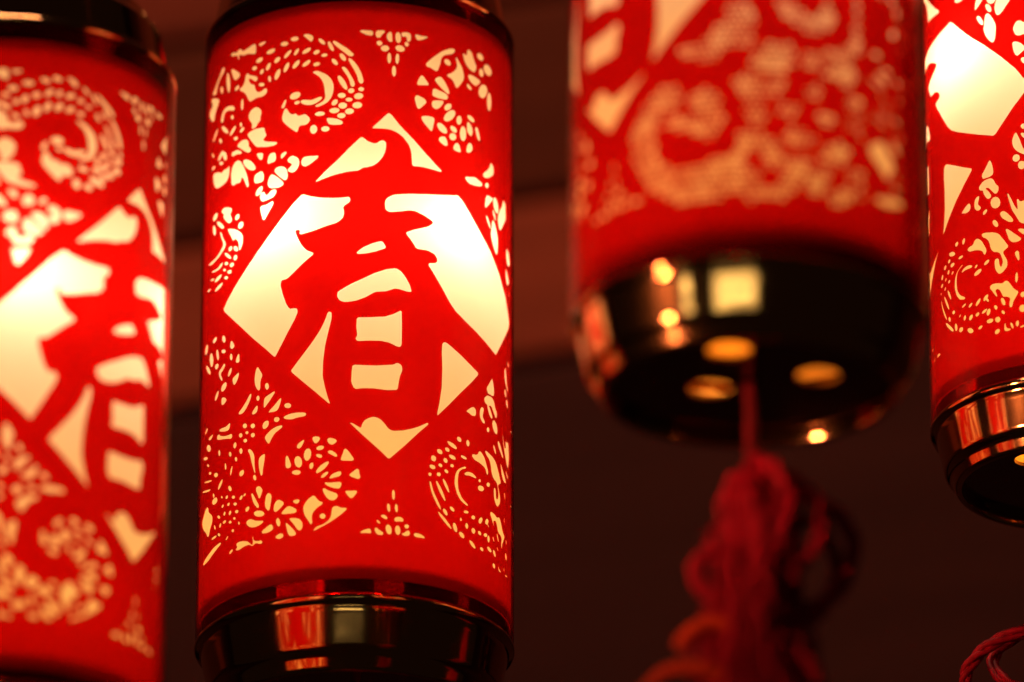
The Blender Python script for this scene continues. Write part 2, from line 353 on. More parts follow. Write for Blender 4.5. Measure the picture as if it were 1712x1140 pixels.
-977,1514 -972,1506 -974,1496 -984,1489 -999,1485 -1015,1486 -1027,1491 -1033,1499 -1031,1509 -1020,1516 -1005,1520 -989,1519;
-941,1328 -950,1337 -956,1354 -957,1375 -954,1395 -947,1408 -938,1411 -930,1403 -924,1386 -922,1364 -925,1344 -932,1331;
-715,1448 -720,1442 -731,1440 -746,1443 -760,1449 -771,1457 -774,1466 -770,1471 -758,1473 -743,1470 -728,1464 -718,1456;
-1190,1709 -1172,1698 -1167,1686 -1176,1672 -1192,1661 -1222,1650 -1243,1639 -1267,1617 -1280,1601 -1304,1561 -1328,1560 -1371,1575 -1390,1588 -1381,1598 -1365,1608 -1315,1637 -1295,1649 -1259,1672 -1244,1685 -1231,1697 -1218,1706 -1206,1711;
-1073,1657 -1066,1655 -1056,1651 -1044,1645 -1030,1637 -999,1616 -987,1607 -978,1599 -971,1593 -968,1588 -967,1583 -969,1578 -974,1573 -982,1568 -990,1565 -998,1563 -1005,1561 -1013,1561 -1020,1563 -1028,1565 -1035,1570 -1042,1576 -1048,1583 -1055,1591 -1060,1600 -1066,1610 -1070,1620 -1075,1629 -1078,1638 -1081,1646 -1081,1652 -1079,1656;
-899,1570 -887,1571 -877,1567 -868,1557 -858,1550 -846,1547 -827,1540 -801,1529 -786,1518 -781,1507 -784,1499 -797,1492 -812,1496 -830,1510 -845,1521 -857,1527 -865,1526 -869,1519 -865,1507 -852,1492 -837,1481 -819,1475 -808,1463 -804,1445 -797,1431 -787,1419 -773,1412 -754,1412 -738,1415 -723,1423 -710,1424 -697,1418 -691,1407 -693,1391 -703,1380 -720,1373 -741,1370 -784,1374 -807,1372 -841,1364 -857,1366 -867,1374 -878,1388 -888,1407 -901,1426 -917,1444 -934,1457 -954,1466 -968,1476 -975,1488 -971,1493 -955,1493 -941,1499 -928,1512 -919,1527 -908,1561;
-1412,1563 -1357,1548 -1306,1530 -1258,1507 -1244,1490 -1267,1468 -1284,1454 -1309,1433 -1322,1417 -1335,1388 -1352,1383 -1378,1393 -1411,1414 -1458,1452 -1476,1476 -1465,1488 -1439,1496 -1397,1501 -1393,1519 -1428,1556;
-1226,1345 -1216,1373 -1203,1388 -1185,1402 -1165,1410 -1142,1413 -1112,1410 -1075,1401 -1048,1390 -1030,1377 -1024,1365 -1029,1355 -1047,1357 -1080,1370 -1111,1377 -1138,1378 -1156,1371 -1164,1357 -1171,1342 -1176,1324 -1191,1320 -1216,1330;
-868,1280 -856,1296 -838,1307 -815,1314 -792,1311 -769,1300 -752,1287 -740,1272 -738,1257 -745,1243 -749,1228 -748,1215 -755,1204 -768,1196 -777,1187 -782,1178 -793,1171 -808,1168 -822,1168 -833,1169 -838,1179 -834,1198 -840,1216 -857,1234 -867,1250 -872,1265;
-1033,1308 -1036,1301 -1044,1298 -1056,1300 -1068,1306 -1077,1314 -1081,1323 -1078,1330 -1069,1333 -1057,1331 -1045,1325 -1036,1317;
-1106,1219 -1123,1222 -1148,1235 -1177,1254 -1200,1275 -1211,1291 -1206,1298 -1186,1294 -1159,1281 -1132,1261 -1111,1242 -1101,1226;
-1010,1244 -1006,1235 -1012,1221 -1028,1206 -1049,1195 -1070,1190 -1085,1193 -1090,1203 -1083,1216 -1066,1230 -1044,1241 -1024,1246;
-948,1211 -956,1216 -963,1224 -967,1235 -967,1244 -962,1250 -954,1250 -946,1246 -939,1237 -935,1227 -936,1218 -940,1212;
-913,1203 -909,1196 -913,1187 -923,1180 -937,1175 -952,1175 -963,1180 -967,1188 -964,1196 -953,1204 -938,1208 -924,1208;
-980,1151 -980,1143 -987,1138 -999,1137 -1015,1140 -1029,1147 -1037,1156 -1038,1163 -1030,1168 -1017,1169 -1002,1166 -988,1159;
-1263,1308 -1258,1298 -1267,1281 -1288,1262 -1316,1246 -1344,1238 -1364,1240 -1370,1251 -1359,1267 -1335,1284 -1306,1300 -1280,1308;
-1205,1180 -1220,1186 -1236,1196 -1248,1208 -1252,1219 -1248,1226 -1236,1226 -1221,1220 -1205,1210 -1194,1198 -1190,1188 -1194,1181;
-1346,1127 -1361,1134 -1376,1145 -1385,1158 -1388,1168 -1381,1173 -1369,1171 -1353,1164 -1340,1153 -1331,1141 -1329,1131 -1335,1126;
-1174,1123 -1167,1113 -1172,1098 -1189,1083 -1212,1072 -1237,1068 -1257,1071 -1265,1082 -1258,1096 -1240,1111 -1215,1121 -1191,1126;
-1134,1035 -1153,1044 -1170,1061 -1182,1080 -1184,1098 -1176,1108 -1160,1109 -1142,1100 -1125,1083 -1114,1064 -1113,1047 -1120,1037;
-1165,1029 -1170,1023 -1183,1023 -1201,1027 -1220,1035 -1235,1045 -1240,1053 -1235,1058 -1221,1058 -1202,1054 -1184,1046 -1170,1037;
-1314,1061 -1305,1054 -1305,1046 -1314,1041 -1330,1039 -1348,1042 -1366,1049 -1376,1057 -1376,1064 -1366,1069 -1349,1070 -1330,1067;
-878,1148 -863,1155 -841,1159 -806,1162 -778,1161 -724,1154 -709,1143 -705,1125 -699,1109 -692,1097 -694,1087 -704,1080 -713,1073 -720,1066 -711,1058 -686,1048 -660,1041 -617,1032 -601,1026 -595,1020 -599,1013 -611,1008 -630,1006 -674,1008 -700,1012 -768,1027 -790,1038 -806,1052 -822,1070 -841,1091 -859,1113 -877,1134;
-991,1102 -973,1112 -951,1118 -925,1120 -901,1116 -880,1107 -867,1095 -860,1083 -858,1071 -860,1059 -854,1048 -839,1037 -835,1027 -841,1018 -850,1013 -862,1013 -878,1019 -899,1032 -921,1046 -943,1060 -965,1075 -988,1090;
-1056,1062 -1048,1065 -1040,1068 -1030,1069 -1019,1070 -1008,1070 -995,1068 -981,1063 -966,1057 -950,1048 -940,1041 -934,1035 -933,1031 -938,1028 -944,1027 -951,1027 -961,1029 -972,1032 -983,1034 -993,1035 -1003,1035 -1013,1034 -1021,1034 -1030,1035 -1038,1037 -1045,1040 -1051,1043 -1057,1046 -1060,1050 -1063,1053 -1061,1059;
-793,878 -813,876 -844,888 -880,910 -909,938 -923,962 -919,976 -897,977 -864,964 -829,942 -802,915 -788,892;
-1018,1053 -1021,1048 -1031,1047 -1043,1051 -1053,1058 -1057,1065 -1053,1071 -1044,1072 -1031,1068 -1022,1061;
-771,988 -743,983 -732,979 -725,975 -720,970 -719,964 -719,958 -720,951 -721,944 -723,937 -727,932 -732,930 -738,931 -746,935 -754,940 -761,947 -769,956 -782,976 -784,983 -780,987;
-657,959 -649,961 -641,962 -634,962 -627,960 -620,958 -615,954 -610,948 -606,939 -604,929 -603,920 -604,912 -606,905 -610,899 -615,895 -621,892 -628,891 -637,891 -644,891 -651,890 -656,889 -661,888 -665,888 -669,889 -674,892 -678,896 -681,900 -683,905 -684,911 -683,917 -681,923 -679,930 -677,937 -673,944 -669,950 -663,955;
-566,928 -564,934 -560,939 -555,942 -549,945 -542,947 -535,949 -529,949 -524,947 -519,945 -516,942 -515,939 -516,935 -519,930 -524,925 -530,919 -537,914 -546,907 -553,904 -559,904 -563,907 -566,912 -567,917 -567,922;
-1065,928 -1057,954 -1046,970 -1029,985 -1010,992 -989,994 -970,989 -952,979 -934,963 -916,938 -901,915 -879,874 -870,852 -854,795 -854,780 -860,774 -869,776 -881,787 -893,804 -908,835 -918,850 -927,858 -933,853 -937,835 -950,828 -972,832 -994,832 -1015,828 -1033,832 -1048,844 -1058,860 -1066,908;
-1333,1011 -1295,1007 -1255,996 -1215,979 -1191,974 -1179,981 -1158,983 -1130,979 -1109,982 -1093,990 -1082,984 -1077,963 -1076,943 -1081,922 -1090,905 -1106,891 -1129,882 -1176,877 -1212,878 -1251,883 -1284,895 -1311,912 -1329,932 -1338,954 -1345,977 -1351,1002;
-802,837 -799,841 -793,845 -786,848 -777,851 -765,853 -755,854 -746,855 -738,854 -730,852 -724,848 -719,842 -714,834 -710,822 -708,812 -708,803 -709,795 -713,787 -718,782 -725,778 -734,776 -745,776 -756,776 -766,777 -775,779 -783,781 -790,784 -796,787 -801,791 -803,796 -806,801 -807,807 -808,813 -807,820 -806,826 -805,831;
-614,845 -606,849 -598,853 -588,854 -577,855 -566,853 -555,851 -545,848 -536,843 -528,837 -521,830 -516,822 -511,813 -507,799 -505,789 -504,780 -505,771 -506,764 -509,757 -512,753 -516,750 -520,749 -526,749 -533,752 -540,756 -548,762 -557,769 -566,776 -575,784 -586,793 -595,802 -603,810 -610,818 -616,826 -618,833 -618,839;
-644,813 -629,807 -611,797 -590,782 -571,767 -550,749 -540,736 -538,726 -544,718 -559,711 -578,708 -613,710 -635,714 -652,720 -666,730 -676,745 -678,761 -672,783 -665,798 -656,810;
-725,748 -718,737 -720,721 -731,705 -749,693 -767,689 -783,693 -790,704 -788,720 -776,736 -758,747 -740,752;
-508,893 -497,904 -484,909 -468,909 -451,904 -432,893 -420,880 -413,864 -413,847 -419,829 -428,814 -440,802 -452,795 -465,792 -479,795 -495,803 -505,812 -508,821 -503,829 -491,836 -481,844 -475,851 -480,858 -496,866 -506,875 -511,884;
-397,871 -390,883 -377,889 -359,892 -338,892 -313,889 -295,888 -280,889 -271,886 -268,879 -272,871 -284,861 -299,851 -316,840 -334,831 -352,823 -367,820 -379,824 -389,830 -396,839 -400,849 -401,860;
-747,692 -737,703 -725,708 -712,706 -701,698 -692,682 -682,678 -672,686 -660,694 -646,703 -629,706 -609,702 -598,694 -596,681 -603,668 -618,655 -637,647 -668,642 -689,640 -707,638 -722,642 -735,652 -744,664 -750,679;
-736,614 -712,612 -690,613 -669,618 -652,622 -638,626 -628,624 -621,616 -623,604 -633,588 -644,573 -665,546 -678,531 -692,515 -703,510 -712,514 -721,526 -728,547 -735,568 -745,604;
-1190,707 -1169,715 -1142,715 -1109,706 -1077,695 -1047,681 -1035,669 -1040,657 -1047,649 -1056,645 -1052,631 -1035,606 -1036,590 -1055,583 -1077,586 -1102,600 -1127,619 -1151,643 -1160,659 -1154,667 -1163,679 -1188,695;
-1254,714 -1242,703 -1242,690 -1254,679 -1276,672 -1302,672 -1326,680 -1340,691 -1340,704 -1325,715 -1301,721 -1275,721;
-956,615 -947,605 -946,594 -953,584 -966,578 -982,578 -997,583 -1006,593 -1007,604 -1000,614 -987,620 -971,620;
-917,552 -906,542 -902,529 -907,516 -920,508 -936,507 -953,512 -966,523 -970,536 -964,548 -951,556 -934,557;
-1291,568 -1311,579 -1329,598 -1339,620 -1340,638 -1330,649 -1313,648 -1293,637 -1277,619 -1267,598 -1267,579 -1276,568;
-1141,571 -1158,573 -1187,586 -1220,606 -1249,628 -1265,646 -1261,654 -1240,650 -1208,636 -1176,616 -1150,595 -1138,579;
-1036,415 -1027,407 -1025,397 -1031,390 -1042,386 -1057,386 -1071,392 -1080,400 -1083,410 -1077,418 -1065,421 -1050,421;
-963,361 -976,362 -992,369 -1007,380 -1017,393 -1019,403 -1012,408 -998,407 -982,400 -967,389 -958,376 -956,366;
-1036,331 -1049,332 -1070,342 -1096,358 -1119,376 -1132,391 -1132,398 -1118,395 -1095,385 -1069,369 -1048,352 -1036,338;
-985,343 -973,335 -965,325 -965,314 -971,306 -982,302 -996,305 -1009,313 -1017,323 -1017,334 -1011,342 -999,345;
-1073,308 -1077,302 -1088,301 -1103,303 -1118,310 -1130,318 -1135,326 -1131,331 -1119,333 -1104,330 -1088,323 -1077,315;
-1003,288 -1000,280 -1005,273 -1018,270 -1035,271 -1051,278 -1063,286 -1066,295 -1060,302 -1047,305 -1030,303 -1014,297;
-1101,272 -1105,267 -1118,267 -1134,272 -1148,280 -1153,288 -1148,292 -1135,292 -1119,287 -1106,279;
-1030,244 -1029,236 -1037,231 -1051,231 -1068,234 -1083,242 -1093,250 -1093,258 -1085,262 -1070,263 -1053,259 -1038,252;
-1073,210 -1076,206 -1087,204 -1102,207 -1118,214 -1130,221 -1134,229 -1130,233 -1119,234 -1103,231 -1088,225 -1077,217;
-1165,261 -1162,252 -1175,243 -1199,236 -1231,233 -1262,236 -1283,243 -1287,252 -1272,260 -1244,266 -1211,269 -1183,267;
-1146,199 -1145,191 -1160,181 -1188,173 -1223,169 -1256,171 -1277,178 -1279,186 -1261,195 -1229,201 -1193,205 -1163,204;
-1282,266 -1283,262 -1295,262 -1314,264 -1337,270 -1356,277 -1367,284 -1365,288 -1351,288 -1331,284 -1308,279 -1291,272;
-1346,220 -1345,215 -1357,213 -1378,213 -1406,217 -1433,224 -1450,231 -1451,236 -1437,237 -1411,235 -1383,231 -1360,226;
-1203,565 -1189,561 -1174,548 -1152,511 -1134,488 -1114,466 -1110,446 -1122,431 -1140,418 -1191,399 -1220,392 -1317,381 -1354,385 -1392,396 -1409,405 -1404,410 -1376,410 -1287,408 -1254,413 -1203,431 -1182,443 -1161,459 -1161,478 -1186,516 -1199,538 -1207,557;
-1091,550 -1073,547 -1046,539 -1011,526 -978,510 -944,490 -922,472 -909,452 -904,432 -907,402 -914,384 -930,363 -941,360 -952,368 -958,383 -958,408 -967,428 -984,447 -996,454 -1004,448 -1013,446 -1021,447 -1033,458 -1048,481 -1065,504 -1091,539;
-1314,334 -1283,329 -1261,327 -1242,328 -1226,330 -1193,340 -1181,342 -1171,344 -1163,344 -1156,343 -1152,340 -1149,336 -1150,331 -1152,324 -1157,319 -1166,314 -1177,310 -1192,308 -1209,307 -1228,307 -1250,309 -1294,316 -1315,321 -1331,326 -1342,330 -1347,334 -1332,336;
-1228,-146 -1220,-154 -1221,-164 -1232,-173 -1250,-178 -1270,-178 -1288,-172 -1298,-163 -1296,-153 -1284,-145 -1265,-141 -1245,-141;
-1111,-223 -1126,-216 -1140,-203 -1150,-188 -1151,-175 -1144,-167 -1130,-166 -1115,-173 -1101,-185 -1093,-200 -1091,-213 -1098,-222;
-1410,-137 -1394,-149 -1388,-165 -1393,-183 -1409,-196 -1432,-202 -1457,-197 -1477,-185 -1485,-167 -1477,-150 -1458,-138 -1433,-133;
-1087,-291 -1093,-295 -1107,-295 -1125,-290 -1142,-282 -1153,-273 -1156,-265 -1149,-261 -1134,-262 -1116,-267 -1100,-275 -1089,-284;
-1018,-369 -1029,-363 -1039,-353 -1044,-340 -1043,-329 -1037,-322 -1026,-321 -1015,-327 -1006,-337 -1001,-350 -1002,-361 -1008,-368;
-1308,-329 -1331,-315 -1352,-291 -1362,-263 -1360,-240 -1345,-227 -1322,-227 -1299,-241 -1281,-264 -1272,-292 -1274,-315 -1287,-329;
-1200,-319 -1214,-309 -1228,-291 -1237,-268 -1238,-248 -1232,-235 -1219,-233 -1205,-242 -1192,-261 -1184,-283 -1182,-303 -1188,-316;
-1204,-336 -1190,-345 -1185,-356 -1189,-366 -1201,-371 -1218,-372 -1237,-366 -1251,-356 -1257,-345 -1253,-336 -1240,-331 -1222,-331;
-1330,-372 -1354,-363 -1386,-343 -1418,-318 -1441,-293 -1447,-278 -1432,-277 -1402,-288 -1369,-308 -1340,-332 -1323,-354 -1319,-369;
-1081,-499 -1070,-510 -1069,-525 -1079,-539 -1097,-549 -1119,-552 -1139,-547 -1152,-535 -1152,-520 -1142,-507 -1122,-497 -1100,-494;
-1186,-524 -1178,-533 -1179,-548 -1188,-563 -1204,-576 -1223,-583 -1239,-581 -1248,-572 -1247,-558 -1236,-542 -1220,-530 -1201,-523;
-1016,-419 -1010,-427 -1009,-440 -1016,-454 -1028,-465 -1043,-471 -1055,-470 -1063,-462 -1063,-449 -1055,-435 -1043,-424 -1029,-418;
-654,-653 -664,-648 -672,-638 -676,-626 -675,-614 -669,-606 -660,-604 -650,-608 -642,-618 -638,-631 -639,-642 -645,-651;
-736,-711 -745,-707 -751,-699 -754,-689 -751,-680 -745,-675 -737,-674 -728,-679 -721,-687 -719,-696 -721,-705 -727,-711;
-455,-795 -460,-803 -472,-806 -486,-804 -500,-798 -509,-789 -511,-779 -505,-771 -494,-768 -479,-769 -466,-776 -457,-785;
-547,-871 -550,-879 -559,-884 -571,-884 -583,-880 -592,-872 -596,-863 -592,-854 -584,-849 -571,-849 -559,-854 -550,-861;
-644,-862 -635,-872 -634,-886 -641,-900 -654,-909 -669,-913 -683,-909 -692,-898 -693,-885 -686,-871 -673,-862 -657,-859;
-1043,-260 -1039,-245 -1036,-238 -1031,-235 -1026,-234 -1019,-235 -1012,-240 -1005,-246 -997,-255 -988,-267 -983,-276 -983,-283 -987,-289 -996,-292 -1004,-294 -1013,-292 -1023,-289 -1032,-283 -1039,-276 -1043,-269;
-935,-345 -931,-350 -927,-356 -925,-364 -924,-372 -923,-396 -926,-402 -931,-406 -940,-406 -952,-403 -961,-400 -967,-395 -970,-390 -971,-385 -970,-379 -967,-372 -963,-365 -951,-350 -945,-345 -940,-344;
-1111,-364 -1095,-373 -1093,-384 -1105,-398 -1122,-409 -1145,-417 -1148,-432 -1131,-455 -1125,-469 -1128,-475 -1137,-474 -1152,-466 -1168,-450 -1185,-425 -1191,-407 -1188,-396 -1176,-388 -1157,-383 -1141,-375 -1126,-365;
-1002,-495 -998,-492 -991,-490 -983,-486 -973,-483 -956,-477 -946,-474 -938,-473 -933,-473 -929,-475 -927,-479 -927,-484 -928,-492 -932,-504 -936,-512 -942,-520 -948,-528 -960,-540 -967,-545 -974,-546 -980,-546 -986,-542 -992,-537 -997,-531 -1001,-523 -1004,-513 -1005,-505 -1005,-499;
-1145,-599 -1143,-594 -1139,-590 -1131,-589 -1121,-591 -1109,-594 -1098,-599 -1088,-604 -1079,-609 -1071,-616 -1068,-622 -1070,-628 -1076,-633 -1087,-638 -1097,-642 -1108,-643 -1118,-643 -1128,-641 -1136,-637 -1141,-632 -1145,-626 -1146,-619 -1146,-612 -1146,-605;
-735,-487 -726,-500 -719,-510 -713,-519 -707,-527 -702,-534 -699,-541 -698,-549 -700,-558 -707,-570 -710,-579 -713,-589 -714,-598 -714,-624 -715,-632 -717,-638 -721,-641 -725,-643 -730,-642 -736,-639 -742,-634 -750,-626 -756,-618 -761,-609 -765,-600 -771,-579 -772,-568 -773,-558 -773,-548 -768,-516 -765,-507 -762,-498 -758,-490 -753,-483 -748,-480 -742,-481;
-803,-648 -799,-652 -796,-657 -796,-664 -798,-671 -803,-684 -808,-692 -813,-700 -819,-708 -840,-733 -847,-740 -854,-746 -861,-752 -869,-757 -878,-760 -887,-763 -897,-763 -908,-762 -917,-760 -924,-758 -928,-755 -929,-751 -928,-747 -924,-742 -917,-737 -896,-724 -887,-717 -879,-711 -871,-704 -851,-686 -844,-679 -837,-672 -831,-664 -820,-652 -814,-648 -809,-646;
-742,-740 -738,-744 -735,-748 -734,-754 -734,-762 -736,-770 -739,-777 -743,-783 -749,-788 -756,-791 -763,-793 -771,-794 -778,-793 -785,-791 -789,-788 -792,-785 -792,-781 -790,-776 -787,-771 -782,-765 -776,-759 -760,-745 -753,-741 -747,-739;
-590,-673 -587,-680 -588,-685 -593,-691 -609,-710 -616,-717 -623,-725 -630,-732 -662,-761 -668,-766 -673,-768 -678,-769 -684,-764 -685,-758 -686,-750 -684,-717 -681,-709 -676,-702 -669,-697 -660,-693 -651,-690 -641,-686 -631,-683 -609,-675 -601,-673 -594,-672;
-537,-727 -534,-731 -533,-736 -534,-742 -536,-750 -551,-789 -556,-796 -561,-802 -566,-806 -573,-809 -581,-810 -590,-811 -601,-811 -627,-810 -636,-809 -641,-807 -640,-801 -636,-797 -630,-792 -623,-787 -596,-768 -588,-762 -580,-756 -572,-749 -552,-732 -546,-728 -541,-726;
-503,-852 -482,-846 -460,-843 -418,-842 -395,-843 -362,-846 -347,-851 -339,-859 -339,-866 -346,-873 -361,-876 -403,-878 -422,-881 -438,-884 -458,-883 -484,-879 -500,-874 -509,-868 -513,-863 -513,-857;
-1164,-796 -1156,-794 -1146,-794 -1134,-794 -1120,-796 -1104,-798 -1089,-799 -1075,-799 -1061,-796 -1046,-792 -1036,-790 -1028,-790 -1023,-793 -1019,-797 -1018,-803 -1018,-809 -1021,-817 -1025,-825 -1031,-831 -1039,-834 -1049,-836 -1061,-835 -1075,-833 -1090,-830 -1107,-826 -1126,-820 -1142,-815 -1154,-811 -1163,-807 -1168,-803 -1169,-798;
-1192,-825 -1175,-825 -1157,-832 -1140,-845 -1115,-854 -1084,-861 -1052,-865 -1018,-866 -998,-872 -991,-881 -991,-890 -997,-899 -1012,-900 -1036,-893 -1066,-886 -1101,-879 -1139,-871 -1179,-861 -1201,-848 -1201,-833;
-1350,-800 -1340,-797 -1327,-795 -1313,-795 -1297,-795 -1279,-795 -1267,-797 -1260,-800 -1258,-804 -1261,-809 -1266,-813 -1272,-817 -1279,-820 -1287,-823 -1298,-824 -1310,-822 -1324,-819 -1340,-813 -1350,-808 -1353,-804;
-671,-969 -667,-960 -656,-950 -627,-931 -607,-922 -583,-915 -561,-911 -538,-910 -526,-914 -522,-921 -527,-929 -540,-936 -555,-944 -575,-953 -590,-965 -604,-982 -615,-998 -624,-1014 -634,-1018 -645,-1010 -656,-998 -667,-981;
-1370,-719 -1361,-726 -1362,-736 -1373,-746 -1391,-752 -1413,-753 -1431,-749 -1442,-741 -1440,-731 -1427,-723 -1407,-717 -1386,-716;
-1326,-897 -1353,-887 -1379,-871 -1395,-854 -1395,-842 -1380,-837 -1355,-840 -1327,-851 -1304,-865 -1292,-881 -1292,-893 -1304,-900;
-834,-857 -837,-865 -846,-869 -859,-868 -872,-863 -881,-855 -885,-845 -882,-838 -872,-834 -860,-834 -847,-840 -837,-848;
-757,-874 -760,-882 -768,-886 -780,-886 -792,-881 -801,-873 -805,-864 -802,-856 -793,-852 -781,-852 -769,-857 -760,-865;
-878,-910 -881,-918 -889,-921 -900,-921 -912,-916 -921,-908 -924,-899 -921,-892 -913,-888 -901,-889 -890,-894 -881,-902;
-818,-906 -821,-911 -827,-914 -837,-913 -846,-909 -853,-903 -856,-897 -853,-892 -846,-889 -837,-890 -828,-893 -821,-899;
-757,-936 -760,-943 -768,-947 -779,-947 -790,-943 -799,-935 -802,-926 -799,-919 -791,-915 -779,-915 -768,-920 -760,-927;
-831,-957 -834,-963 -842,-966 -853,-965 -864,-961 -872,-954 -875,-946 -873,-940 -864,-937 -853,-938 -842,-942 -834,-949;
-956,-936 -946,-943 -941,-953 -941,-964 -947,-973 -956,-978 -968,-977 -977,-970 -983,-960 -983,-949 -977,-940 -967,-935;
-893,-1032 -903,-1028 -911,-1019 -916,-1008 -915,-998 -909,-992 -899,-991 -889,-995 -880,-1004 -876,-1015 -877,-1025 -883,-1031;
-1010,-1021 -1021,-1017 -1031,-1009 -1037,-999 -1037,-989 -1032,-984 -1023,-983 -1012,-987 -1002,-995 -996,-1005 -996,-1014 -1001,-1020;
-942,-1071 -951,-1068 -959,-1060 -964,-1051 -965,-1042 -960,-1036 -952,-1035 -943,-1039 -935,-1046 -930,-1056 -930,-1064 -934,-1070;
-1155,-978 -1166,-972 -1175,-961 -1179,-949 -1177,-938 -1170,-932 -1160,-932 -1150,-938 -1142,-948 -1138,-960 -1139,-971 -1146,-977;
-1348,-931 -1351,-936 -1367,-937 -1395,-932 -1429,-922 -1460,-909 -1477,-898 -1474,-893 -1451,-895 -1419,-902 -1386,-911 -1361,-922;
-1324,-999 -1338,-996 -1355,-990 -1370,-981 -1380,-973 -1380,-967 -1372,-966 -1357,-969 -1340,-975 -1325,-983 -1317,-991 -1316,-997;
-1273,-1057 -1277,-1061 -1288,-1062 -1305,-1058 -1321,-1051 -1334,-1044 -1339,-1037 -1335,-1033 -1322,-1033 -1306,-1037 -1289,-1043 -1278,-1050;
-1165,-1101 -1170,-1107 -1183,-1109 -1203,-1106 -1223,-1098 -1238,-1087 -1244,-1078 -1239,-1071 -1224,-1070 -1204,-1074 -1185,-1081 -1170,-1091;
-1066,-1094 -1074,-1089 -1082,-1079 -1087,-1066 -1087,-1054 -1083,-1046 -1075,-1044 -1067,-1050 -1059,-1060 -1055,-1073 -1054,-1085 -1059,-1093;
-989,-1084 -984,-1091 -983,-1105 -986,-1122 -993,-1138 -1001,-1149 -1010,-1151 -1015,-1144 -1017,-1130 -1013,-1112 -1006,-1096 -997,-1086;
-866,-1145 -858,-1154 -857,-1164 -863,-1175 -875,-1181 -889,-1183 -902,-1178 -911,-1169 -912,-1159 -906,-1149 -893,-1142 -879,-1141;
-1107,-1142 -1101,-1151 -1104,-1166 -1117,-1182 -1135,-1195 -1154,-1202 -1169,-1201 -1175,-1192 -1171,-1178 -1158,-1162 -1139,-1149 -1121,-1142;
-996,-1255 -1009,-1252 -1022,-1244 -1032,-1232 -1037,-1221 -1036,-1213 -1028,-1210 -1015,-1213 -1002,-1221 -992,-1232 -987,-1243 -989,-1251;
-545,-869 -548,-876 -557,-881 -569,-881 -582,-877 -591,-869 -595,-861 -591,-853 -582,-849 -570,-849 -558,-853 -549,-860;
-1263,-1109 -1270,-1112 -1295,-1109 -1335,-1102 -1381,-1090 -1420,-1078 -1439,-1069 -1428,-1068 -1393,-1074 -1348,-1084 -1305,-1094 -1275,-1103;
-1283,-1163 -1290,-1166 -1318,-1164 -1363,-1157 -1415,-1144 -1463,-1131 -1487,-1121 -1475,-1120 -1433,-1127 -1380,-1137 -1332,-1148 -1298,-1157;
-645,-862 -637,-872 -635,-886 -642,-899 -655,-909 -670,-912 -684,-908 -693,-897 -694,-884 -688,-870 -675,-861 -659,-858;
-827,-1019 -816,-1016 -803,-1021 -785,-1034 -773,-1049 -764,-1064 -759,-1081 -757,-1114 -756,-1135 -749,-1184 -750,-1195 -760,-1185 -770,-1163 -779,-1142 -790,-1111 -797,-1090 -804,-1066 -813,-1047 -825,-1030;
-694,-1082 -681,-1078 -672,-1078 -667,-1082 -664,-1088 -665,-1101 -666,-1111 -667,-1121 -669,-1130 -674,-1152 -676,-1162 -678,-1171 -680,-1181 -682,-1208 -684,-1215 -688,-1219 -692,-1219 -697,-1217 -702,-1213 -706,-1206 -710,-1198 -715,-1179 -718,-1169 -720,-1158 -722,-1148 -724,-1125 -724,-1116 -723,-1108 -720,-1101 -717,-1095 -711,-1090 -703,-1086;
-768,-1203 -760,-1203 -756,-1208 -750,-1215 -745,-1224 -741,-1232 -740,-1237 -745,-1241 -754,-1239 -759,-1236 -764,-1232 -768,-1228 -771,-1223 -772,-1218 -773,-1213 -772,-1209 -771,-1205;
-1228,-1237 -1239,-1232 -1250,-1223 -1257,-1213 -1258,-1204 -1253,-1199 -1244,-1199 -1232,-1204 -1222,-1212 -1216,-1222 -1214,-1231 -1219,-1236;
-1184,-1246 -1171,-1258 -1169,-1270 -1179,-1280 -1199,-1285 -1224,-1283 -1248,-1275 -1263,-1263 -1265,-1250 -1254,-1241 -1232,-1236 -1206,-1238;
-1105,-1276 -1114,-1273 -1123,-1266 -1128,-1259 -1127,-1253 -1120,-1252 -1110,-1255 -1102,-1261 -1097,-1269 -1098,-1274;
-1036,-1273 -1030,-1278 -1029,-1284 -1033,-1290 -1041,-1293 -1051,-1293 -1061,-1290 -1067,-1284 -1068,-1278 -1064,-1272 -1055,-1269 -1045,-1269;
-947,-1307 -950,-1312 -958,-1314 -970,-1313 -982,-1309 -990,-1302 -994,-1296 -991,-1291 -982,-1288 -970,-1290 -959,-1294 -951,-1301;
-873,-1312 -868,-1318 -868,-1326 -873,-1333 -881,-1338 -891,-1339 -900,-1337 -906,-1331 -906,-1323 -901,-1316 -892,-1311 -882,-1309;
-840,-1306 -837,-1310 -837,-1315 -842,-1321 -849,-1324 -856,-1325 -863,-1323 -866,-1319 -865,-1313 -860,-1308 -853,-1305 -846,-1304;
-1087,-1319 -1081,-1325 -1081,-1331 -1085,-1336 -1094,-1339 -1104,-1339 -1113,-1336 -1119,-1331 -1119,-1325 -1115,-1319 -1106,-1316 -1096,-1316;
-1014,-1326 -1008,-1331 -1007,-1337 -1011,-1343 -1019,-1346 -1029,-1346 -1038,-1343 -1044,-1338 -1045,-1331 -1041,-1326 -1033,-1323 -1023,-1323;
-927,-1358 -930,-1363 -938,-1365 -949,-1364 -961,-1359 -969,-1353 -973,-1347 -970,-1342 -961,-1339 -950,-1341 -939,-1345 -930,-1351;
-1067,-1371 -1060,-1376 -1057,-1384 -1058,-1391 -1064,-1397 -1073,-1399 -1082,-1398 -1090,-1392 -1093,-1385 -1092,-1378 -1086,-1372 -1077,-1370;
-1000,-1383 -992,-1388 -988,-1396 -989,-1404 -995,-1410 -1004,-1413 -1014,-1411 -1023,-1406 -1027,-1398 -1025,-1390 -1019,-1383 -1010,-1381;
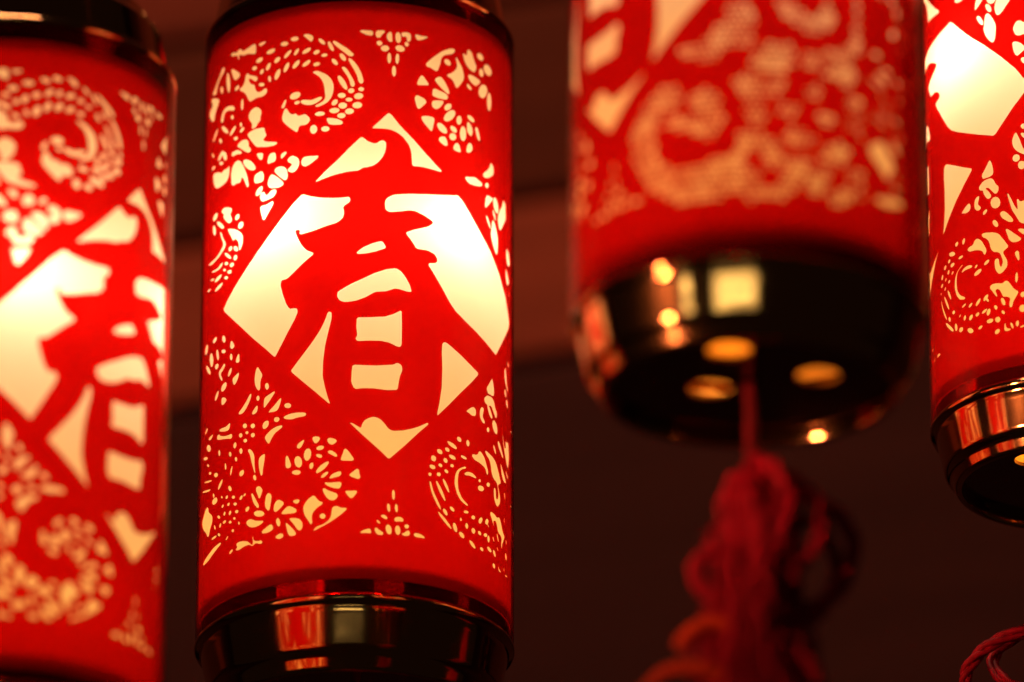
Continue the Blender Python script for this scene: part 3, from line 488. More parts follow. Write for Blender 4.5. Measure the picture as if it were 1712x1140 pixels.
-909,-1412 -912,-1417 -920,-1420 -931,-1419 -942,-1414 -950,-1408 -954,-1402 -951,-1397 -943,-1394 -931,-1395 -920,-1400 -912,-1406;
-1128,-1401 -1138,-1401 -1151,-1397 -1165,-1390 -1175,-1382 -1178,-1375 -1174,-1371 -1163,-1371 -1150,-1375 -1137,-1382 -1127,-1390 -1124,-1397;
-1052,-1436 -1048,-1442 -1051,-1448 -1060,-1452 -1072,-1452 -1085,-1449 -1095,-1444 -1098,-1437 -1095,-1432 -1086,-1428 -1074,-1428 -1061,-1431;
-982,-1465 -985,-1469 -992,-1471 -1003,-1470 -1015,-1465 -1023,-1459 -1026,-1453 -1023,-1449 -1015,-1447 -1004,-1449 -993,-1453 -985,-1459;
-939,-1451 -942,-1456 -950,-1457 -961,-1454 -970,-1449 -973,-1442 -970,-1437 -961,-1436 -951,-1439 -942,-1444;
-902,-1502 -908,-1500 -914,-1495 -917,-1489 -917,-1483 -914,-1479 -909,-1478 -903,-1480 -898,-1485 -894,-1492 -894,-1497 -897,-1501;
-1123,-1433 -1115,-1439 -1111,-1446 -1112,-1455 -1117,-1461 -1125,-1465 -1134,-1463 -1142,-1458 -1147,-1451 -1146,-1442 -1141,-1436 -1133,-1432;
-1200,-1459 -1209,-1454 -1218,-1445 -1224,-1435 -1226,-1425 -1223,-1419 -1216,-1418 -1207,-1422 -1199,-1431 -1192,-1441 -1191,-1451 -1193,-1457;
-807,-1401 -801,-1408 -801,-1417 -806,-1425 -815,-1431 -826,-1432 -836,-1429 -842,-1422 -843,-1414 -838,-1405 -828,-1400 -817,-1398;
-1124,-1519 -1133,-1519 -1145,-1516 -1157,-1509 -1166,-1502 -1169,-1495 -1165,-1492 -1156,-1492 -1144,-1495 -1132,-1502 -1123,-1509 -1120,-1516;
-1174,-1504 -1174,-1509 -1186,-1513 -1206,-1515 -1231,-1514 -1253,-1510 -1266,-1504 -1265,-1499 -1252,-1495 -1230,-1494 -1205,-1495 -1185,-1499;
-1022,-1545 -1019,-1549 -1022,-1556 -1028,-1562 -1038,-1567 -1047,-1569 -1055,-1568 -1058,-1564 -1055,-1557 -1048,-1551 -1039,-1546 -1029,-1544;
-954,-1528 -957,-1534 -966,-1535 -977,-1533 -986,-1526 -989,-1519 -986,-1514 -977,-1512 -966,-1515 -957,-1521;
-1288,-1166 -1295,-1168 -1322,-1165 -1365,-1157 -1414,-1144 -1458,-1130 -1479,-1121 -1467,-1120 -1428,-1127 -1378,-1138 -1333,-1149 -1301,-1159;
-1343,-1263 -1325,-1275 -1316,-1287 -1315,-1301 -1296,-1318 -1260,-1340 -1243,-1360 -1242,-1388 -1250,-1405 -1271,-1422 -1284,-1437 -1296,-1464 -1311,-1471 -1334,-1466 -1352,-1455 -1366,-1436 -1391,-1416 -1431,-1393 -1460,-1368 -1483,-1333 -1480,-1315 -1448,-1297 -1428,-1284 -1409,-1272 -1388,-1263 -1363,-1259;
-1120,-1564 -1111,-1573 -1120,-1582 -1148,-1590 -1174,-1598 -1218,-1612 -1246,-1620 -1298,-1635 -1336,-1639 -1388,-1637 -1421,-1631 -1434,-1621 -1424,-1612 -1394,-1603 -1362,-1596 -1318,-1588 -1285,-1582 -1236,-1570 -1203,-1566 -1140,-1561;
-1010,-1660 -1005,-1655 -1000,-1651 -994,-1648 -987,-1647 -979,-1646 -973,-1646 -968,-1648 -964,-1654 -965,-1658 -968,-1662 -974,-1666 -981,-1670 -989,-1673 -995,-1673 -1002,-1673 -1007,-1670 -1011,-1667 -1011,-1664;
-939,-1655 -926,-1649 -924,-1640 -933,-1627 -929,-1619 -912,-1615 -891,-1615 -861,-1619 -837,-1625 -816,-1632 -797,-1644 -780,-1660 -770,-1662 -766,-1650 -766,-1635 -771,-1615 -770,-1606 -764,-1607 -760,-1616 -756,-1633 -742,-1643 -719,-1648 -704,-1649 -697,-1646 -688,-1651 -678,-1662 -678,-1669 -688,-1673 -703,-1670 -725,-1662 -743,-1662 -759,-1671 -774,-1671 -787,-1661 -805,-1657 -835,-1659 -858,-1662 -899,-1670 -920,-1668 -937,-1662;
-400,-1056 -396,-1051 -390,-1047 -383,-1042 -374,-1038 -365,-1034 -358,-1031 -354,-1031 -352,-1038 -353,-1044 -355,-1050 -359,-1057 -363,-1065 -367,-1072 -372,-1077 -376,-1081 -381,-1084 -386,-1085 -390,-1086 -395,-1085 -400,-1082 -403,-1080 -406,-1077 -407,-1073 -407,-1069 -406,-1064 -404,-1060;
-282,-1017 -274,-1016 -266,-1015 -259,-1016 -251,-1018 -244,-1021 -239,-1025 -236,-1029 -234,-1033 -235,-1038 -237,-1043 -241,-1048 -246,-1054 -252,-1059 -258,-1062 -264,-1063 -269,-1063 -273,-1060 -278,-1055 -281,-1049 -285,-1042 -288,-1033 -289,-1026 -287,-1020;
-177,-1038 -173,-1034 -168,-1033 -161,-1032 -152,-1034 -141,-1036 -132,-1039 -124,-1043 -118,-1047 -114,-1052 -112,-1057 -114,-1062 -120,-1067 -133,-1076 -141,-1079 -149,-1079 -157,-1077 -164,-1073 -170,-1068 -174,-1063 -178,-1057 -179,-1051 -180,-1046 -179,-1041;
-168,-1117 -162,-1115 -156,-1116 -149,-1117 -142,-1120 -135,-1125 -128,-1129 -122,-1134 -117,-1139 -113,-1144 -110,-1149 -108,-1153 -109,-1157 -110,-1160 -118,-1161 -124,-1159 -131,-1156 -138,-1152 -146,-1148 -154,-1144 -162,-1140 -168,-1136 -173,-1132 -175,-1128 -176,-1124 -173,-1119;
-50,-1108 -46,-1110 -41,-1113 -36,-1117 -31,-1122 -25,-1128 -20,-1134 -14,-1142 -9,-1149 4,-1167 8,-1174 10,-1180 10,-1184 3,-1188 -3,-1189 -12,-1190 -65,-1188 -73,-1187 -78,-1185 -81,-1182 -82,-1178 -81,-1173 -79,-1166 -77,-1159 -73,-1150 -69,-1141 -66,-1132 -63,-1124 -61,-1116 -57,-1111 -54,-1108;
38,-1242 45,-1246 47,-1251 49,-1257 50,-1264 51,-1272 53,-1279 55,-1285 57,-1292 58,-1297 56,-1302 53,-1306 48,-1308 42,-1309 35,-1309 26,-1307 -1,-1298 -9,-1294 -14,-1291 -18,-1287 -19,-1284 -18,-1280 -15,-1276 -9,-1270 -1,-1265 7,-1259 14,-1254 20,-1250 25,-1246 30,-1243 34,-1242;
-39,-1387 -29,-1387 -20,-1387 -9,-1387 1,-1386 19,-1385 27,-1386 32,-1388 35,-1391 35,-1395 33,-1400 30,-1406 25,-1413 10,-1431 3,-1436 -3,-1438 -8,-1438 -14,-1435 -19,-1431 -25,-1426 -31,-1419 -45,-1400 -47,-1394 -45,-1390;
-157,-1289 -152,-1282 -145,-1277 -138,-1272 -129,-1268 -109,-1261 -100,-1259 -93,-1258 -88,-1258 -83,-1260 -80,-1262 -79,-1266 -78,-1272 -79,-1278 -82,-1284 -87,-1288 -95,-1292 -114,-1296 -124,-1298 -133,-1300 -141,-1302 -149,-1303 -156,-1304 -160,-1303 -164,-1301 -161,-1294;
-189,-1326 -179,-1328 -169,-1329 -159,-1329 -149,-1329 -95,-1327 -87,-1328 -81,-1331 -78,-1334 -77,-1340 -77,-1345 -78,-1351 -80,-1357 -83,-1364 -87,-1369 -93,-1372 -100,-1373 -109,-1372 -117,-1371 -127,-1369 -137,-1366 -163,-1357 -173,-1353 -181,-1347 -188,-1341 -195,-1334 -197,-1330;
-208,-1366 -200,-1365 -194,-1367 -187,-1371 -178,-1376 -168,-1381 -159,-1385 -149,-1389 -122,-1398 -114,-1402 -108,-1407 -105,-1412 -103,-1418 -103,-1423 -105,-1429 -108,-1435 -113,-1440 -119,-1445 -125,-1448 -131,-1450 -138,-1450 -145,-1450 -152,-1448 -158,-1446 -165,-1442 -171,-1437 -177,-1431 -184,-1424 -190,-1415 -196,-1406 -201,-1398 -205,-1389 -208,-1381 -210,-1374 -210,-1369;
-486,-1121 -478,-1124 -474,-1129 -470,-1136 -466,-1145 -462,-1154 -458,-1162 -455,-1171 -451,-1179 -449,-1185 -449,-1191 -450,-1196 -452,-1200 -455,-1203 -459,-1205 -464,-1207 -470,-1207 -475,-1207 -480,-1205 -485,-1203 -489,-1199 -492,-1194 -494,-1187 -496,-1179 -496,-1169 -496,-1159 -496,-1150 -495,-1141 -494,-1133 -492,-1127 -489,-1123;
-365,-1171 -364,-1192 -371,-1207 -384,-1214 -400,-1209 -415,-1195 -424,-1175 -425,-1155 -418,-1140 -404,-1133 -388,-1138 -374,-1152;
-297,-1138 -304,-1158 -316,-1171 -331,-1174 -344,-1165 -352,-1148 -353,-1126 -346,-1106 -334,-1093 -319,-1091 -306,-1099 -298,-1117;
-374,-1247 -379,-1255 -391,-1260 -409,-1259 -427,-1254 -439,-1246 -444,-1237 -439,-1229 -426,-1225 -408,-1225 -391,-1230 -378,-1238;
-279,-1214 -284,-1225 -291,-1231 -300,-1232 -307,-1226 -311,-1217 -311,-1206 -307,-1195 -299,-1189 -290,-1188 -283,-1193 -279,-1203;
-169,-1190 -169,-1202 -181,-1220 -202,-1240 -227,-1255 -248,-1263 -261,-1261 -261,-1249 -249,-1232 -228,-1212 -203,-1197 -182,-1189;
-172,-1258 -172,-1266 -178,-1276 -189,-1286 -203,-1294 -215,-1297 -223,-1295 -224,-1287 -217,-1277 -206,-1267 -192,-1259 -180,-1256;
-204,-1092 -206,-1100 -215,-1107 -228,-1111 -243,-1111 -255,-1106 -261,-1099 -259,-1091 -250,-1084 -236,-1080 -221,-1080 -210,-1084;
-216,-1157 -221,-1162 -231,-1162 -243,-1159 -254,-1153 -261,-1145 -262,-1139 -257,-1135 -247,-1134 -235,-1137 -223,-1143 -217,-1151;
-662,-1481 -670,-1490 -688,-1493 -713,-1489 -738,-1480 -756,-1467 -762,-1455 -754,-1447 -735,-1444 -709,-1448 -685,-1457 -668,-1469;
-529,-1553 -528,-1568 -531,-1579 -539,-1583 -548,-1579 -558,-1568 -564,-1554 -566,-1539 -562,-1528 -554,-1524 -545,-1527 -535,-1538;
-187,-1551 -190,-1560 -198,-1567 -209,-1568 -219,-1565 -227,-1558 -230,-1549 -228,-1539 -220,-1533 -209,-1531 -198,-1535 -190,-1542;
-739,-1220 -738,-1232 -743,-1240 -753,-1239 -764,-1232 -771,-1219 -773,-1207 -767,-1200 -757,-1200 -747,-1208;
-425,-1424 -417,-1423 -410,-1422 -403,-1422 -396,-1423 -389,-1424 -385,-1427 -382,-1430 -381,-1434 -382,-1439 -384,-1443 -387,-1446 -391,-1449 -397,-1451 -403,-1451 -408,-1450 -413,-1448 -418,-1445 -422,-1442 -426,-1438 -429,-1435 -432,-1432 -430,-1426;
-745,-1300 -744,-1293 -741,-1288 -737,-1285 -732,-1283 -725,-1283 -718,-1284 -710,-1288 -701,-1294 -692,-1301 -686,-1309 -683,-1316 -682,-1323 -684,-1330 -687,-1337 -690,-1345 -694,-1352 -698,-1359 -702,-1365 -706,-1368 -713,-1367 -716,-1364 -720,-1359 -723,-1352 -727,-1344 -730,-1337 -734,-1330 -737,-1323 -741,-1318 -743,-1312 -744,-1306;
-784,-1319 -780,-1319 -775,-1321 -770,-1326 -764,-1333 -755,-1347 -748,-1357 -741,-1367 -735,-1378 -718,-1401 -714,-1410 -711,-1417 -711,-1423 -713,-1427 -716,-1429 -725,-1428 -731,-1425 -737,-1420 -743,-1413 -751,-1405 -761,-1392 -767,-1382 -773,-1371 -777,-1361 -785,-1335 -787,-1328 -786,-1322;
-644,-1350 -639,-1347 -633,-1346 -627,-1348 -620,-1352 -612,-1357 -607,-1364 -604,-1371 -603,-1379 -604,-1388 -605,-1397 -606,-1407 -608,-1416 -614,-1448 -616,-1456 -619,-1461 -623,-1463 -627,-1464 -632,-1462 -637,-1459 -643,-1455 -649,-1448 -655,-1441 -659,-1434 -661,-1426 -662,-1417 -663,-1409 -662,-1400 -661,-1391 -656,-1368 -653,-1360 -649,-1354;
-585,-1439 -583,-1431 -579,-1424 -574,-1417 -568,-1412 -559,-1407 -551,-1405 -542,-1406 -532,-1409 -514,-1421 -507,-1427 -503,-1433 -502,-1437 -504,-1441 -507,-1446 -512,-1451 -518,-1456 -534,-1468 -542,-1473 -549,-1477 -555,-1480 -561,-1481 -567,-1482 -572,-1481 -577,-1479 -581,-1476 -584,-1472 -586,-1468 -587,-1463 -587,-1458 -587,-1453 -586,-1446;
-515,-1487 -509,-1481 -501,-1475 -494,-1470 -487,-1465 -479,-1461 -470,-1459 -461,-1459 -451,-1462 -437,-1468 -427,-1473 -419,-1478 -412,-1483 -406,-1489 -403,-1494 -402,-1499 -403,-1503 -407,-1506 -412,-1509 -420,-1511 -429,-1512 -441,-1511 -453,-1511 -464,-1510 -476,-1510 -496,-1509 -505,-1507 -513,-1506 -518,-1503 -521,-1501 -522,-1497 -520,-1493;
-451,-1539 -442,-1539 -432,-1540 -421,-1542 -410,-1544 -398,-1547 -388,-1550 -379,-1556 -372,-1562 -365,-1569 -360,-1577 -356,-1585 -355,-1593 -355,-1601 -356,-1609 -358,-1616 -361,-1622 -366,-1627 -371,-1630 -376,-1631 -381,-1630 -387,-1627 -393,-1623 -399,-1617 -405,-1609 -417,-1593 -424,-1584 -431,-1576 -439,-1567 -454,-1551 -458,-1545 -457,-1541;
-483,-1568 -479,-1570 -474,-1574 -468,-1579 -460,-1585 -447,-1597 -439,-1605 -430,-1613 -423,-1621 -413,-1632 -408,-1640 -405,-1646 -405,-1651 -407,-1655 -411,-1658 -417,-1660 -425,-1661 -434,-1661 -443,-1660 -450,-1658 -456,-1654 -461,-1650 -465,-1644 -469,-1637 -473,-1628 -476,-1617 -479,-1607 -481,-1598 -484,-1588 -486,-1579 -486,-1572 -485,-1569;
-831,-1498 -825,-1493 -819,-1490 -812,-1488 -805,-1487 -797,-1487 -788,-1489 -780,-1492 -772,-1495 -763,-1500 -754,-1504 -743,-1508 -731,-1511 -690,-1519 -681,-1521 -674,-1524 -671,-1527 -673,-1534 -678,-1538 -686,-1541 -698,-1545 -709,-1548 -720,-1550 -731,-1551 -742,-1552 -754,-1551 -765,-1550 -777,-1547 -789,-1543 -800,-1537 -810,-1531 -819,-1524 -827,-1517 -831,-1510 -833,-1503;
-677,-1584 -667,-1579 -657,-1574 -648,-1570 -638,-1565 -625,-1560 -616,-1558 -608,-1558 -601,-1562 -595,-1568 -590,-1574 -588,-1579 -587,-1585 -588,-1591 -591,-1596 -597,-1600 -605,-1604 -618,-1607 -629,-1609 -640,-1610 -651,-1610 -662,-1609 -671,-1608 -678,-1605 -683,-1602 -686,-1598 -686,-1593 -683,-1589;
-564,-1641 -559,-1639 -554,-1636 -548,-1634 -543,-1632 -537,-1631 -531,-1630 -525,-1631 -519,-1632 -513,-1635 -508,-1638 -505,-1642 -503,-1646 -502,-1651 -504,-1656 -507,-1659 -513,-1663 -520,-1665 -527,-1667 -535,-1667 -543,-1665 -551,-1662 -558,-1659 -563,-1656 -567,-1653 -569,-1650 -568,-1644;
-274,-1409 -263,-1419 -252,-1431 -241,-1443 -228,-1451 -213,-1456 -208,-1462 -212,-1470 -222,-1478 -240,-1487 -256,-1498 -274,-1515 -283,-1530 -287,-1546 -287,-1563 -283,-1582 -284,-1593 -292,-1598 -300,-1594 -309,-1579 -320,-1563 -338,-1538 -347,-1519 -352,-1499 -352,-1481 -347,-1465 -338,-1450 -323,-1433 -307,-1421 -288,-1409;
-130,-1489 -114,-1486 -99,-1488 -85,-1496 -67,-1500 -47,-1500 -37,-1503 -38,-1510 -46,-1520 -69,-1539 -86,-1551 -139,-1584 -157,-1594 -202,-1615 -221,-1623 -260,-1640 -271,-1643 -276,-1639 -272,-1632 -261,-1621 -245,-1613 -207,-1603 -189,-1594 -170,-1581 -158,-1569 -151,-1556 -147,-1542 -145,-1525 -143,-1510 -140,-1497;
64,-1659 66,-1656 69,-1653 73,-1651 78,-1649 83,-1647 89,-1644 95,-1642 103,-1640 111,-1638 117,-1636 123,-1635 129,-1637 134,-1642 136,-1647 137,-1652 138,-1657 138,-1661 136,-1666 129,-1668 123,-1668 117,-1667 109,-1667 101,-1667 92,-1667 81,-1668 73,-1668 67,-1668 62,-1665 62,-1661;
163,-1639 164,-1635 168,-1630 174,-1627 179,-1628 185,-1632 190,-1636 196,-1640 200,-1642 205,-1645 210,-1648 217,-1651 221,-1655 224,-1659 225,-1663 224,-1667 221,-1671 217,-1673 211,-1674 204,-1675 197,-1675 191,-1674 185,-1672 180,-1670 176,-1667 172,-1663 169,-1659 166,-1653 164,-1648 163,-1643;
211,-1543 215,-1541 219,-1539 223,-1538 227,-1538 231,-1538 235,-1540 240,-1542 244,-1545 248,-1548 251,-1552 253,-1555 254,-1558 253,-1564 248,-1567 244,-1568 239,-1567 234,-1566 228,-1564 222,-1562 217,-1559 213,-1557 210,-1554 207,-1549;
307,-1561 309,-1556 313,-1552 317,-1549 323,-1546 329,-1545 335,-1544 342,-1543 348,-1544 354,-1544 360,-1546 364,-1549 368,-1552 370,-1557 371,-1561 372,-1565 369,-1571 362,-1574 356,-1575 349,-1575 342,-1575 336,-1576 329,-1576 323,-1578 317,-1578 313,-1577 309,-1575 307,-1573 305,-1566;
364,-1650 371,-1648 378,-1645 383,-1642 388,-1638 393,-1634 397,-1631 401,-1628 405,-1627 410,-1626 417,-1629 419,-1632 421,-1636 422,-1640 422,-1644 421,-1649 418,-1653 415,-1657 411,-1660 405,-1663 400,-1664 393,-1665 387,-1666 381,-1666 374,-1665 369,-1664 364,-1662 361,-1660 358,-1655;
456,-1642 459,-1639 464,-1637 471,-1636 480,-1636 490,-1636 499,-1638 509,-1640 517,-1643 526,-1647 532,-1651 536,-1654 537,-1659 532,-1662 526,-1663 519,-1663 512,-1663 503,-1663 494,-1664 484,-1664 476,-1664 468,-1663 463,-1662 458,-1660 455,-1658 451,-1653 452,-1648;
298,-1435 292,-1431 288,-1419 286,-1402 287,-1385 291,-1372 297,-1367 303,-1371 308,-1383 309,-1400 308,-1417 304,-1430;
267,-1518 260,-1516 254,-1506 251,-1492 250,-1477 254,-1466 259,-1461 266,-1464 272,-1474 275,-1488 276,-1502 272,-1514;
321,-1516 315,-1513 311,-1503 308,-1490 309,-1475 313,-1464 318,-1460 324,-1463 329,-1473 331,-1487 330,-1501 327,-1512;
201,-1599 196,-1601 190,-1598 183,-1594 178,-1587 176,-1581 177,-1577 182,-1576 189,-1578 195,-1583 200,-1589 202,-1595;
271,-1667 259,-1665 249,-1655 243,-1639 242,-1622 248,-1608 257,-1601 269,-1603 279,-1613 286,-1629 286,-1646 281,-1660;
332,-1665 322,-1662 314,-1651 310,-1635 312,-1619 319,-1606 329,-1601 339,-1604 347,-1615 351,-1630 349,-1646 342,-1659;
414,-1599 412,-1607 405,-1613 397,-1616 388,-1615 382,-1610 379,-1603 382,-1596 388,-1590 397,-1587 405,-1588 412,-1592;
28,1740 33,1743 38,1744 45,1745 54,1746 64,1745 74,1745 84,1744 94,1744 104,1744 112,1743 118,1741 121,1738 123,1734 124,1730 124,1725 123,1720 122,1715 119,1711 115,1708 109,1707 102,1707 94,1707 85,1709 76,1711 66,1715 56,1719 48,1722 40,1726 33,1730 28,1734 27,1737;
147,1738 149,1742 154,1746 161,1748 170,1749 192,1751 201,1750 206,1749 210,1746 210,1742 210,1738 207,1733 203,1729 197,1724 192,1720 188,1715 184,1710 181,1704 178,1700 174,1697 169,1695 163,1695 158,1695 153,1696 150,1699 147,1702 145,1706 143,1711 142,1716 142,1722 143,1728 144,1733;
225,1719 228,1725 231,1731 235,1735 240,1739 245,1743 249,1744 253,1744 260,1739 262,1734 264,1728 265,1719 267,1690 266,1682 263,1676 260,1673 255,1672 250,1672 245,1673 240,1676 236,1679 232,1684 229,1689 226,1694 224,1700 223,1706 223,1712;
337,1746 348,1750 362,1753 380,1754 394,1752 403,1748 408,1736 408,1717 405,1703 399,1694 391,1689 382,1687 377,1692 377,1703 374,1712 368,1720 358,1721 345,1717 337,1722 333,1737;
442,1746 445,1748 450,1750 455,1750 462,1750 469,1749 478,1748 488,1747 499,1747 526,1748 535,1748 541,1747 539,1742 535,1739 528,1735 519,1730 510,1725 501,1721 491,1716 481,1712 472,1710 465,1708 459,1709 454,1710 450,1714 446,1718 444,1724 441,1731 440,1737 441,1742;
333,1713 331,1693 324,1677 313,1670 301,1673 292,1686 288,1706 290,1726 297,1741 308,1748 319,1745 328,1732;
193,1660 190,1651 182,1643 171,1640 160,1642 152,1649 149,1658 152,1667 159,1674 170,1678 181,1676 189,1669;
244,1631 241,1618 230,1608 215,1602 199,1603 187,1609 181,1620 184,1632 195,1642 210,1648 226,1647 238,1641;
361,1630 353,1619 338,1612 319,1611 302,1616 291,1626 289,1638 297,1649 312,1656 331,1657 348,1652 359,1642;
392,1672 390,1663 383,1656 375,1652 367,1654 360,1659 358,1668 360,1677 366,1684 375,1688 383,1686 389,1681;
260,1560 257,1540 251,1526 243,1521 236,1525 231,1539 229,1558 232,1578 238,1592 246,1597 253,1593 258,1579;
318,1561 315,1542 309,1528 302,1523 295,1528 291,1541 290,1560 293,1578 299,1592 307,1598 313,1593 318,1579;
295,1473 293,1454 287,1439 280,1433 272,1438 266,1451 264,1470 266,1490 272,1504 279,1510 287,1506 293,1492;
528,1555 535,1565 549,1579 581,1608 601,1625 651,1664 674,1678 732,1705 754,1711 771,1712 778,1707 777,1697 768,1686 753,1675 732,1665 693,1651 674,1641 663,1629 655,1614 651,1594 645,1574 630,1536 620,1524 607,1521 591,1524 574,1531 558,1536 543,1536 532,1540 527,1546;
783,1655 790,1660 799,1657 809,1645 821,1632 842,1611 853,1595 865,1560 867,1543 866,1528 858,1511 843,1492 826,1473 809,1454 795,1445 785,1446 777,1455 769,1472 758,1485 744,1494 728,1500 712,1504 705,1509 707,1516 720,1525 744,1537 765,1553 785,1573 794,1591 793,1609 789,1627 783,1644;
500,1471 504,1469 509,1466 514,1462 520,1456 543,1431 548,1425 550,1420 551,1416 546,1411 540,1409 531,1407 474,1397 465,1397 459,1397 456,1402 456,1407 458,1414 461,1422 466,1434 471,1443 476,1452 481,1459 486,1465 491,1469 495,1471;
440,1307 442,1313 445,1318 448,1322 452,1325 458,1327 464,1328 472,1327 481,1325 500,1319 509,1316 517,1312 523,1308 529,1303 532,1298 533,1294 532,1289 529,1284 524,1278 518,1272 511,1266 503,1259 496,1253 490,1247 484,1242 480,1238 476,1235 472,1233 468,1233 464,1234 460,1238 456,1243 453,1250 442,1284 440,1293 439,1300;
496,1184 501,1188 507,1191 515,1193 525,1196 537,1197 548,1198 560,1198 572,1198 584,1197 593,1194 598,1190 600,1184 599,1177 598,1169 596,1160 594,1150 584,1113 582,1105 578,1099 575,1096 567,1097 561,1100 555,1105 544,1114 537,1121 529,1128 522,1135 511,1145 504,1152 499,1158 496,1164 493,1170 492,1176 493,1180;
607,1467 615,1475 623,1480 631,1485 638,1488 646,1489 654,1489 662,1486 669,1481 679,1472 686,1465 693,1458 699,1450 719,1424 723,1417 726,1409 728,1403 728,1396 727,1391 724,1388 721,1385 716,1384 710,1384 703,1386 694,1390 677,1398 668,1403 659,1408 650,1414 631,1427 623,1433 616,1438 610,1444 604,1449 602,1455 603,1461;
580,1360 582,1377 587,1389 593,1396 606,1399 626,1397 647,1393 688,1386 704,1380 714,1371 716,1361 711,1351 702,1343 688,1339 669,1336 640,1336 616,1337 594,1340 582,1344 580,1349;
577,1294 578,1299 581,1304 586,1309 594,1313 604,1316 614,1319 626,1321 638,1323 660,1327 670,1327 675,1325 677,1321 675,1314 672,1307 666,1299 659,1291 650,1281 641,1273 633,1267 625,1262 617,1259 610,1257 603,1257 596,1258 589,1261 584,1264 580,1268 578,1272 577,1277 576,1283 576,1288;
852,1701 857,1704 868,1704 884,1699 892,1706 892,1724 898,1737 912,1746 925,1747 939,1741 951,1729 970,1693 981,1676 998,1656 999,1639 987,1618 974,1606 960,1602 941,1603 909,1613 890,1625 872,1645 862,1662 853,1690;
909,1565 913,1569 920,1572 928,1574 940,1575 954,1576 968,1576 982,1575 995,1574 1026,1569 1036,1566 1042,1563 1043,1558 1040,1552 1034,1546 1027,1539 1017,1532 1005,1523 995,1517 986,1513 979,1511 973,1511 966,1512 957,1515 947,1518 936,1522 927,1527 919,1533 913,1540 909,1548 907,1555 907,1561;
897,1501 904,1504 911,1504 919,1503 927,1499 939,1491 945,1486 948,1481 949,1477 946,1473 941,1470 934,1468 925,1468 914,1469 905,1471 898,1475 894,1480 891,1487 891,1493 893,1497;
636,1056 640,1063 646,1069 653,1074 662,1078 672,1081 681,1083 689,1082 696,1079 702,1073 707,1067 710,1061 713,1053 715,1044 715,1037 714,1031 710,1026 705,1022 699,1020 692,1019 685,1019 677,1021 669,1023 660,1027 651,1031 642,1037 637,1043 634,1049;
765,1031 770,1040 775,1047 780,1053 786,1059 792,1063 798,1065 804,1066 809,1066 814,1063 819,1059 824,1054 828,1047 836,1031 838,1023 838,1017 836,1012 833,1008 827,1006 818,1004 808,1004 796,1004 785,1005 777,1008 770,1010 765,1014 763,1018 763,1024;
900,1073 906,1082 912,1089 919,1094 926,1097 933,1098 939,1097 945,1094 951,1088 957,1081 959,1073 958,1064 953,1055 945,1045 935,1037 925,1031 914,1026 902,1023 893,1023 888,1026 886,1033 888,1044 891,1054 895,1064;
903,1284 910,1287 918,1289 927,1290 937,1289 948,1287 957,1285 965,1281 971,1277 976,1272 978,1267 978,1262 976,1258 972,1253 965,1250 955,1248 944,1248 930,1249 919,1252 910,1256 903,1261 899,1268 898,1275 899,1280;
903,1238 910,1240 917,1240 925,1237 932,1233 947,1220 953,1213 957,1205 960,1196 960,1187 959,1179 956,1171 953,1164 949,1157 945,1152 940,1149 934,1147 929,1148 923,1149 917,1152 910,1156 904,1162 899,1168 895,1176 894,1185 893,1220 895,1228 898,1234;
990,1225 999,1230 1006,1231 1013,1229 1019,1223 1023,1215 1028,1206 1031,1197 1035,1188 1041,1170 1043,1161 1041,1154 1038,1148 1033,1142 1027,1140 1021,1140 1015,1143 1009,1148 1004,1154 999,1162 995,1170 982,1205 981,1213 984,1220;
735,1591 723,1583 707,1582 692,1586 682,1596 679,1607 685,1618 697,1625 713,1627 728,1623 738,1613 741,1602;
1071,1716 1053,1708 1031,1706 1013,1711 1002,1722 1002,1736 1011,1748 1029,1756 1051,1758 1070,1753 1081,1743 1082,1729;
745,1320 749,1310 744,1296 730,1281 713,1270 696,1265 684,1268 680,1278 685,1292 698,1306 715,1317 733,1323;
780,1282 786,1268 777,1246 756,1221 728,1200 701,1189 682,1191 676,1205 685,1228 705,1252 733,1273 760,1284;
822,1259 835,1258 844,1248 846,1232 840,1215 829,1200 814,1193 801,1195 792,1205 790,1221 796,1238 807,1252;
705,1109 688,1102 665,1104 642,1114 625,1131 619,1149 625,1163 641,1170 664,1168 687,1157 705,1141 711,1123;
796,1137 783,1130 766,1129 749,1134 738,1144 734,1156 738,1167 751,1173 768,1174 785,1169 797,1160 801,1148;
795,1106 790,1092 777,1079 760,1071 742,1071 730,1078 725,1090 730,1104 742,1116 759,1124 777,1124 790,1118;
893,1153 888,1125 875,1102 857,1090 840,1093 827,1109 822,1135 827,1163 839,1186 857,1198 874,1195 888,1179;
1084,1638 1084,1622 1075,1607 1061,1597 1045,1595 1032,1601 1024,1614 1025,1630 1033,1644 1046,1654 1062,1656 1076,1650;
1169,1641 1141,1631 1112,1632 1089,1643 1078,1661 1081,1681 1098,1698 1125,1707 1155,1706 1180,1696 1192,1679 1188,1658;
1131,1515 1117,1487 1091,1463 1062,1449 1036,1450 1020,1464 1019,1488 1031,1516 1055,1539 1085,1553 1112,1553 1130,1539;
1190,1466 1185,1431 1172,1403 1155,1388 1138,1391 1126,1411 1121,1443 1125,1477 1138,1506 1155,1520 1172,1517 1185,1497;
1180,1036 1197,1036 1210,1031 1221,1020 1226,1004 1226,985 1216,966 1195,950 1168,933 1136,917 1110,908 1089,906 1077,910 1073,920 1077,930 1090,941 1106,952 1124,964 1139,979 1152,996 1162,1013 1168,1028;
877,846 886,853 902,859 924,862 947,868 973,875 994,877 1010,874 1031,870 1060,863 1072,855 1069,844 1055,835 1030,827 1001,820 961,815 933,814 908,817 890,825 878,836;
1154,871 1150,860 1140,850 1126,843 1113,841 1103,845 1099,854 1103,865 1113,875 1126,882 1140,884 1150,880;
